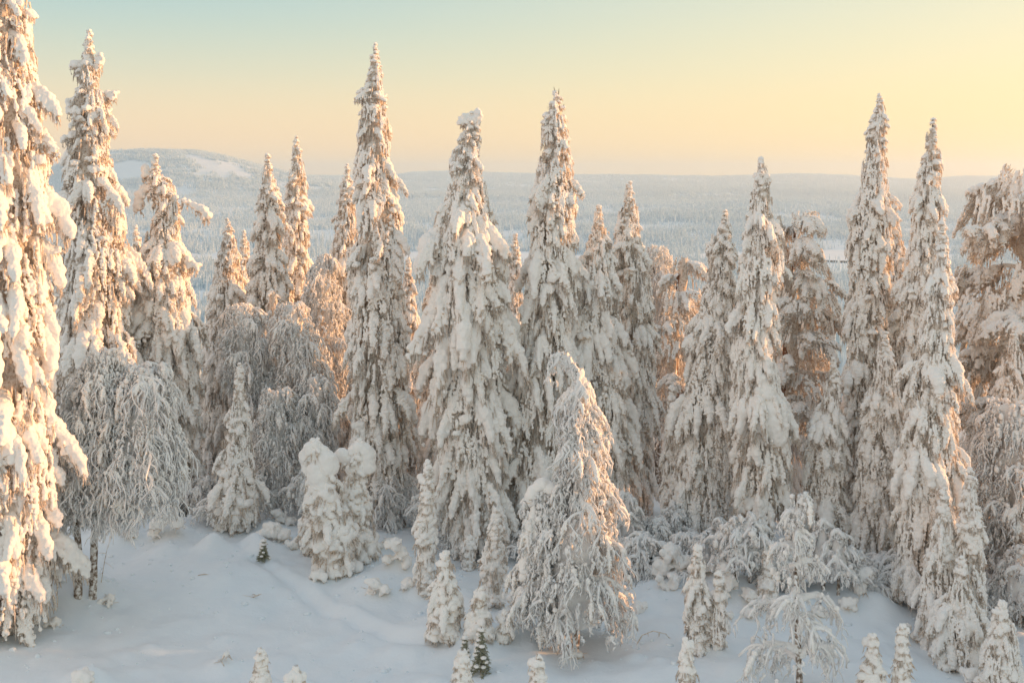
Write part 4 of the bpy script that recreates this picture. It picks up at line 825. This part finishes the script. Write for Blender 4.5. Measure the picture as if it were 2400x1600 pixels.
# ------------------------------------------------------------------ green seedlings not quite buried
def seedling(label, x, y0, y1, hw, seed, bare=.3, whorl=9):
    q = random.Random(seed); Y = depth_at(x, y1); b = pix(x, y1, Y); g = h1(b.x, Y); b.z = g; top = pix(x, y0, Y).z - g; r_ = hw * S * Y / FPX
    root = tagged(bpy.data.objects.new('green_seedling', None), label, 'spruce seedling', 'green spruce seedlings'); COL.objects.link(root); root.location = b
    mb = MB(); tube(mb, [(0, 0, -.1), (0, 0, top * .5), (.01, 0, top)], [.03, .02, .006], 5, 0); link('trunk', mb.mesh('trunk', [M_BARK]), root)
    for w_ in range(whorl):
        t = w_ / whorl; z = top * (.92 - .85 * t); mb = MB()
        for k_ in range(6):
            a_ = k_ * 1.05 + w_ * .6 + q.uniform(-.2, .2); l_ = r_ * (.15 + .9 * t) * q.uniform(.8, 1.15)
            A_ = [np.array([math.cos(a_) * l_ * s_, math.sin(a_) * l_ * s_, z - l_ * .75 * s_ ** 1.3]) for s_ in np.linspace(0, 1, 5)]
            for s_ in A_: s_[2] = max(s_[2], .02)
            tube(mb, A_, [.014, .013, .012, .010, .004], 4, 0)
            for s_ in range(int(10 + 26 * t)):
                p_ = A_[q.randrange(1, 5)] * q.uniform(.85, 1.05); p_[2] = A_[2][2] if False else p_[2]
                d_ = np.array([q.uniform(-1, 1), q.uniform(-1, 1), q.uniform(-.8, .2)]); d_ *= .075 / np.linalg.norm(d_)
                tube(mb, [p_, p_ + d_], [.012, .003], 3, 0)
            if q.random() < .45:
                v0, f0 = ICO1; s_ = q.uniform(.04, .07); mb.add(v0 * np.array([s_ * 1.4, s_ * 1.4, s_ * .7]) + A_[3] + np.array([0, 0, .03]), f0, 1)
        link('branch_whorl', mb.mesh('branch_whorl', [M_GREEN, M_SNOW]), root)
seedling('green spruce seedling almost free of snow, below the squat dark footed spruce', 1105, 1438, 1545, 27, 1)
seedling('small dark seedling tip standing alone on open snow left of the ski trail', 605, 1238, 1286, 17, 2, whorl=6)
seedling('sparse bare seedling just left of the green one', 1068, 1462, 1515, 10, 3, whorl=5)

# ------------------------------------------------------------------ buried bushes, snow lumps and twigs
def lump_bush(label, pts, seed, name='snow_covered_bush'):
    """pts: (x, y, radius px) of the heads; the lowest gives the ground contact"""
    q = random.Random(seed); xb = sum(p[0] for p in pts) / len(pts); yb = max(p[1] + p[2] * .7 for p in pts); Y = depth_at(xb, yb); b = pix(xb, yb, Y); g = h1(b.x, Y); k_ = S * Y / FPX; balls = []
    for x, y, r_ in pts:
        p = pix(x, y, Y); r2 = r_ * k_ * .84; balls.append((p.x - b.x, q.uniform(-.1, .1), max(p.z - g, r2 * .3), r2, .85))
        for _ in range(16):
            a_ = q.uniform(0, 6.28); d_ = q.uniform(.6, 1.15); balls.append((p.x - b.x + math.cos(a_) * r2 * d_, math.sin(a_) * r2 * d_, max(p.z - g + q.uniform(-.8, .45) * r2, .0), r2 * q.choice((.2, .3, .42)), q.uniform(.7, 1.1)))
    v, f = remesh_balls(balls, .032, seed, .05, 5); mb = MB(); mb.add(v, f, 0)
    o = tagged(link(name, mb.mesh(name, [M_SNOW])), label, 'bush', GROUPS['bush']); o.location = (b.x, Y, g - .02)
    mb = MB()
    for _ in range(10):
        bb = q.choice(balls); a_ = q.uniform(0, 6.28); p0 = np.array(bb[:3]) + np.array([math.cos(a_) * bb[3] * .8, -abs(math.sin(a_)) * bb[3] * .8, -.02]); d_ = np.array([math.cos(a_), -abs(math.sin(a_)), q.uniform(-.8, .5)]) * q.uniform(.08, .2)
        tube(mb, [p0, p0 + d_ * .6, p0 + d_], [.012, .010, .004], 3, 0)
    link('twig', mb.mesh('twig', [M_TWIG]), o)
lump_bush('low heap of snow covered twigs below the bent birch dome', [(362, 1200, 20), (385, 1180, 22), (410, 1198, 18), (355, 1222, 14)], 1)
lump_bush('round snow lump alone left of the thin snow column', [(935, 1340, 16)], 2)
lump_bush('snow lumped bush stepping down right of the two headed bush', [(905, 1245, 20), (925, 1270, 18), (890, 1280, 16), (935, 1290, 14)], 3)
lump_bush('low pale snow hump below the stepping snow lumped bush', [(860, 1335, 18), (885, 1350, 16), (850, 1358, 12)], 4)
lump_bush('round headed snow bush at the edge of the clearing below the double topped spruce', [(1662, 1305, 20), (1672, 1335, 22), (1655, 1360, 20)], 5)
lump_bush('wide pillow of snow over a bush right of the central birch', [(1540, 1265, 26), (1565, 1290, 24), (1520, 1300, 26)], 6)
lump_bush('long snow bank bush in front of the double topped spruce', [(1600, 1300, 22), (1630, 1290, 26), (1660, 1278, 20)], 7)
lump_bush('smooth round snow mound cut by the bottom edge at far left', [(190, 1555, 26)], 8)
lump_bush('small mound with a poking twig in the lower left snow field', [(520, 1500, 10), (508, 1512, 8)], 9)
lump_bush('snow lump stack touching the left of the round shouldered spruce', [(1010, 1395, 24), (1035, 1430, 22), (1000, 1445, 20)], 10)
lump_bush('snow capped clump right of the little tucked away spruce', [(1150, 1300, 18), (1165, 1330, 18)], 11)
lump_bush('snow mound in front of the very tall club shaped spruce', [(1985, 1315, 22), (1975, 1345, 18)], 12)
lump_bush('snow covered stump like lump left of the lower right brushwood', [(1725, 1360, 20), (1742, 1372, 18)], 13)
lump_bush('snow heap against the trunk of the giant left spruce', [(60, 1415, 26), (120, 1430, 16)], 14)
lump_bush('low snow swell between the two bent birch trunks', [(250, 1375, 14), (232, 1380, 12)], 15)
lump_bush('snow lump under the peach lit edge of the bristly spruce', [(455, 1110, 18), (445, 1140, 20)], 16)
lump_bush('snow hump left of the bottle shaped small spruce', [(625, 1210, 22), (650, 1225, 20), (600, 1225, 14)], 17)
lump_bush('flat snow lump in the lower right corner by the cone shaped spruce', [(2230, 1545, 22), (2260, 1552, 18)], 18)

# low brushwood under the trees, copied along the wood edge
def copy_tree(root, loc, rz, sc, label):
    c = root.copy(); COL.objects.link(c); c.location = loc; c.rotation_euler = (0, 0, rz); c.scale = sc; c['label'] = label
    for ch in [x for x in KIDS[root.name]]:
        d = ch.copy(); COL.objects.link(d); d.parent = c
    return c
BR = []
for i_, (hw, hh) in enumerate([(38, 70), (48, 48), (30, 90)]):
    xb = 430 + 40 * i_; yb = 1180
    BR.append(birch(['low rimed brushwood left of the bottle shaped small spruce, lowest tangle', 'spreading rimed brushwood left of the bottle shaped small spruce', 'taller rimed brushwood touching the bottle shaped small spruce'][i_], [(xb, yb), (xb + 3, yb - hh * .5), (xb, yb - hh)], [(yb - hh - 4, xb - hw * .3, xb + hw * .3), (yb - hh * .7, xb - hw * .8, xb + hw * .8), (yb - hh * .3, xb - hw, xb + hw)], Y=36.8, n=10, strands=12, seed=60 + i_, ln=(.2, .5), tufts=4, name='rimed_brushwood', cat='bush', group='bush'))
KIDS = {}
for ob in bpy.data.objects:
    if ob.parent is not None and ob.parent in BR: KIDS.setdefault(ob.parent.name, []).append(ob)
BLAB = ['below the larger left birch dome', 'beside the bristly spruce foot', 'under the round headed birch domes', 'between the bottle spruce and the two headed bush', 'under the tallest needle shaped spruce', 'right of the arched rimed bush', 'left of the broad draped spruce foot', 'under the broad draped spruce', 'between the draped spruce and the central birch', 'behind the short capped birch stem', 'right of the central birch thicket', 'below the peach lit spruce', 'under the brown stemmed pine', 'left foot of the double topped spruce', 'right foot of the double topped spruce', 'at the bare trunk of the cross tipped spruce', 'between cross tipped and conical spruces', 'in front of the conical grey spruce', 'left of the sunlit snow patch', 'under the dense grey spruce', 'at the foot of the plump lumpy spruce', 'below the arching birch at the right edge', 'behind the lower right spruce pair', 'near the right picture edge below the big pine', 'behind the snowy heap under the birch dome', 'right of the bottle spruce', 'behind the snow hump by the bottle spruce', 'left of the two headed bush', 'behind the two headed bush', 'behind the arched rimed bush', 'right of the leaning snow column', 'behind the central birch thicket', 'behind the loose clodded sapling', 'behind the round headed snow bush', 'behind the two storeyed snow lump', 'left of the brush by the sunlit patch', 'right of the brush by the sunlit patch', 'behind the crooked one of the close pair']
for i_, (x, y) in enumerate([(300, 1190), (430, 1150), (620, 1170), (655, 1190), (850, 1200), (930, 1210), (985, 1225), (1050, 1255), (1170, 1270), (1215, 1290), (1480, 1300), (1440, 1270), (1550, 1265), (1580, 1290), (1655, 1300), (1720, 1335), (1830, 1340), (1890, 1352), (1960, 1345), (2030, 1350), (2110, 1400), (2290, 1420), (2190, 1430), (2340, 1440), (350, 1175), (500, 1205), (580, 1195), (700, 1200), (760, 1180), (900, 1190), (1120, 1262), (1440, 1300), (1620, 1315), (1690, 1330), (1780, 1350), (1925, 1365), (2070, 1375), (2255, 1400)]):
    Y = depth_at(x, y); X = pix(x, y, Y).x; q = random.Random(i_); f_ = q.uniform(.95, 1.5)
    copy_tree(BR[i_ % 3], (X, Y, h1(X, Y) - .05), q.uniform(0, 6.28), (f_, f_, f_ * q.uniform(.7, 1.1)), 'low rimed brushwood ' + BLAB[i_])

for i_, (x, y, n_, lab) in enumerate([(505, 1218, 4, 'left of the bottle shaped small spruce foot'), (645, 1200, 4, 'between the bottle spruce and the dome shaped bush'), (680, 1262, 3, 'at the left foot of the two headed bush'), (870, 1262, 4, 'at the right foot of the two headed bush'), (745, 1330, 3, 'in front of the two headed bush'), (1005, 1345, 3, 'touching the foot of the thin snow column'), (1185, 1390, 4, 'left of the central birch skirt'), (1470, 1400, 4, 'right of the central birch skirt'), (1530, 1350, 4, 'beside the small rimed shrub'), (1700, 1410, 3, 'left of the open arched birch'), (1955, 1400, 4, 'left of the sunlit snow patch'), (1880, 1420, 3, 'right of the open arched birch'), (290, 1235, 4, 'under the bent birch dome'), (2080, 1460, 3, 'left of the close spruce pair'), (1320, 1510, 3, 'in front of the central birch')]):
    q = random.Random(i_ + 300); lump_bush('snow buried shrub ' + lab, [(x + q.uniform(-26, 26), y - q.uniform(4, 26), q.uniform(8, 17)) for _ in range(n_)], 300 + i_)
# clods fallen from the trees
CL = []; q = random.Random(77); mb = MB(); v0, f0 = ICO1
for _ in range(900):
    x = q.uniform(0, 2352); y = 1200 + 368 * q.random() ** 1.6 if x > 1000 else 1190 + 380 * q.random() ** 2.2; Y = EYE * FPX / (y * S - HOR); X = (x * S - 1200) / FPX * Y; r_ = q.choice((.018, .025, .035, .06)) * q.uniform(.8, 1.4)
    CL.append((X, Y, r_, r_ * q.uniform(.8, 1.6)))
CL = np.array(CL); CZ = height(CL[:, 0], CL[:, 1])
for (X, Y, r_, rx_), z in zip(CL, CZ): mb.add(v0 * np.array([rx_, r_, r_ * .7]) + np.array([X, Y, z + r_ * .2]), f0)
tagged(link('fallen_snow', mb.mesh('fallen_snow', [M_GROUND])), 'small clods of snow fallen from the trees onto the ground', kind='stuff')

def snag(label, pts, seed, r0=.016, forks=4, name='bare_branch', cat='branch'):
    q = random.Random(seed); x0, y0 = pts[0]; Y = depth_at(x0, y0); b = pix(x0, y0, Y); g = h1(b.x, Y); P_ = np.array([(pix(x, y, Y) - Vector((b.x, Y, g)))[:] for x, y in pts])
    t0 = np.linspace(0, 1, len(P_)); A_ = np.stack([np.interp(np.linspace(0, 1, 9), t0, P_[:, j_]) for j_ in range(3)], -1)
    mb = MB(); tube(mb, A_, np.linspace(r0, r0 * .4, 9), 4, 0)
    for _ in range(forks):
        p = A_[q.randrange(2, 8)]; d = np.array([q.uniform(-1, 1), q.uniform(-.6, .6), q.uniform(-.5, .6)]) * q.uniform(.15, .3); tube(mb, [p, p + d * .6, p + d + [0, 0, -.04]], [r0 * .6, r0 * .5, r0 * .2], 3, 0)
    o = tagged(link(name, mb.mesh(name, [M_CORE])), label, cat, 'bare twigs sticking out of the snow'); o.location = (b.x, Y, g)
snag('thin dark branch arching over open snow right of the central birch', [(1462, 1480), (1475, 1458), (1500, 1448), (1530, 1455), (1540, 1468)], 1)
snag('bent bare twig crossing in front of the central birch foot', [(1308, 1500), (1318, 1480), (1305, 1460), (1296, 1440)], 2)
snag('tiny bare shrub on the snow left of the open arched birch', [(1738, 1425), (1736, 1400), (1734, 1385)], 3, .010, 6)
snag('dark twig lying on snow in the left clearing', [(455, 1322), (470, 1318), (486, 1321)], 4, .028, 1)
snag('fallen dark stick half buried in the middle of the left snow field', [(555, 1368), (580, 1371), (600, 1363)], 5, .030, 1)
snag('dark twigs sprouting by the left birch trunks', [(240, 1372), (252, 1366), (262, 1372)], 6, .024, 3)
snag('fine frosted stalk beside the larger left birch trunk', [(232, 1340), (240, 1290), (248, 1250)], 7, .012, 6)

# ------------------------------------------------------------------ trees further back, lit through the gaps; crowns shared
def filler_crown(seed, H, Rr, kind_w):
    q = random.Random(seed); mb = MB(); nb_ = int(H * 16)
    for i_ in range(nb_):
        z = H * (1 - ((i_ + q.random()) / nb_) ** .62) ; t = 1 - z / H; r_ = Rr * (.10 + .90 * t ** .75) * q.uniform(.8, 1.1) * (1 + .2 * math.sin(z * 2.3 + seed))
        cls = 0 if t < .15 else (1 if t < .4 else 2); v, f, rx, dz = q.choice(LOWB[cls]); s_ = max(.28, .30 + .65 * r_) * q.uniform(.85, 1.2); st = max(-.05, r_ - rx * s_); a_ = i_ * 2.4 + q.uniform(-.3, .3)
        ca, sa_ = math.cos(a_), math.sin(a_); vv = v * np.array([s_, s_ * 1.15, s_]); x_ = vv[:, 0] + st
        zz_ = max(z + dz * s_ * .5, dz * s_ + .05); mb.add(np.stack([x_ * ca - vv[:, 1] * sa_, x_ * sa_ + vv[:, 1] * ca, vv[:, 2] + min(zz_, H)], -1), f, 0)
    na = 12; zs = np.linspace(.3, H * .96, 24); V_ = []
    for z in zs:
        a_ = np.arange(na) * 2 * math.pi / na; rn = Rr * (.08 + .5 * (1 - z / H) ** .8) * (1 + .3 * noise(np.cos(a_) * 2, np.sin(a_) * 2, z * 2, seed)); V_.append(np.stack([rn * np.cos(a_), rn * np.sin(a_), np.full(na, z)], -1))
    mb.add(np.concatenate(V_), tube_faces(24, na), 1)
    for _ in range(260):
        z = H * q.random() ** 1.2 * .9 + .3; r_ = Rr * (.1 + .9 * (1 - z / H) ** .75); a_ = q.uniform(0, 6.28); p = np.array([r_ * .75 * math.cos(a_), r_ * .75 * math.sin(a_), z]); ln = min(z - .05, q.uniform(.2, .5)); tube(mb, [p, p + [0, 0, -ln]], [.03, .008], 3, 1)
    return mb.mesh('crown', [M_SNOWF, M_TWIG])
LOWB = {}
for cls in (0, 1, 2):
    LOWB[cls] = []
    for s_ in range(4):
        q = random.Random(s_ + 77); kind = ('finger', 'clot', 'clot', 'pillow')[s_]; mb, rx, dz = make_bough(s_ + 40, cls, kind, .048, 0, True); LOWB[cls].append((mb.v[0], [f for f in mb.f if max(f) < len(mb.v[0])], rx, dz))
FC = [(filler_crown(1, 9.0, 1.0, 0), 9.0), (filler_crown(2, 10.5, 1.25, 0), 10.5), (filler_crown(3, 7.5, 1.15, 0), 7.5), (filler_crown(4, 11.5, 1.1, 0), 11.5)]
def filler(X, Y, H, seed, label, group):
    q = random.Random(seed); me, H0 = q.choice(FC); g = h1(X, Y); s_ = H / H0
    root = tagged(bpy.data.objects.new('frosted_spruce', None), label, 'spruce', group); COL.objects.link(root); root.location = (X, Y, g - .1); root.rotation_euler = (0, 0, q.uniform(0, 6.28)); root.scale = (s_ * q.uniform(.85, 1.15),) * 2 + (s_,)
    link('crown', me, root); link('trunk', FT, root)
mb = MB(); tube(mb, [(0, 0, -.4), (0, 0, 3), (0, 0, 7)], [.16, .11, .03], 7, 0); FT = mb.mesh('trunk', [M_BARK])
q = random.Random(5); limit_x = [-200, 60, 130, 300, 440, 455, 505, 520, 600, 760, 930, 945, 985, 1000, 1150, 1210, 1330, 1480, 1520, 1600, 1780, 1930, 1960, 2060, 2200, 2600]
limit_y = [600, 640, 620, 640, 700, 750, 740, 660, 640, 660, 700, 730, 730, 680, 700, 690, 680, 660, 650, 620, 640, 690, 690, 640, 640, 640]
cnt = 0
ZONES = [(130, 'behind the giant left spruce'), (310, 'behind the tall ragged spruce'), (460, 'behind the bristly spruce with the arm'), (570, 'behind the narrow peach lit spruce'), (720, 'behind the pair of pointed spruces'), (840, 'left of the tallest needle shaped spruce'), (985, 'right of the tallest needle shaped spruce'), (1165, 'behind the broad draped spruce'), (1330, 'behind the twig tipped tall spruce'), (1510, 'behind the medium and peach lit spruces'), (1640, 'around the brown stemmed pine'), (1800, 'behind the cross tipped spruce'), (1950, 'around the crooked topped pine'), (2120, 'behind the very tall club shaped spruce'), (2230, 'behind the beaded narrow topped spruce'), (9999, 'around the big domed pine')]
for row, (Ya, Yb, n_) in enumerate([(39, 46, 30), (46, 58, 36), (58, 78, 38), (78, 110, 34)]):
    for i_ in range(n_):
        xv = -120 + 2600 * (i_ + q.random()) / n_; Y = q.uniform(Ya, Yb); yt = float(np.interp(xv, limit_x, limit_y)) + q.uniform(0, 130) + (40 if row > 1 else 0)
        p = pix(xv, yt, Y); g = h1(p.x, Y); H = p.z - g
        if H < 3.5: H = q.uniform(3.5, 5)
        zn = next(z_ for z_ in ZONES if xv < z_[0]); filler(p.x, Y, H, cnt, 'frosted spruce deep in the wood, ' + zn[1], 'background spruces ' + zn[1]); cnt += 1
# the wood goes on to the right, out of frame, and keeps the clearing in shade
for i_ in range(96):
    Y = q.uniform(16, 62); X = q.uniform(.52 * Y + 4, .52 * Y + 34)
    if i_ < 24: Y = q.uniform(24, 38); X = q.uniform(20.5, 34)
    if any(abs((Y - b_) - (X - a_) * math.cos(R(SUN_AZ)) / math.sin(R(SUN_AZ))) < w_ and X > a_ for a_, b_, w_ in ((9.4, 28.2, 1.5), (-9.0, 24.4, 1.3))): continue
    filler(X, Y, q.uniform(7.0, 10.5), 500 + i_, 'frosted spruce of the wood beyond the right picture edge', 'spruces beyond the right edge')
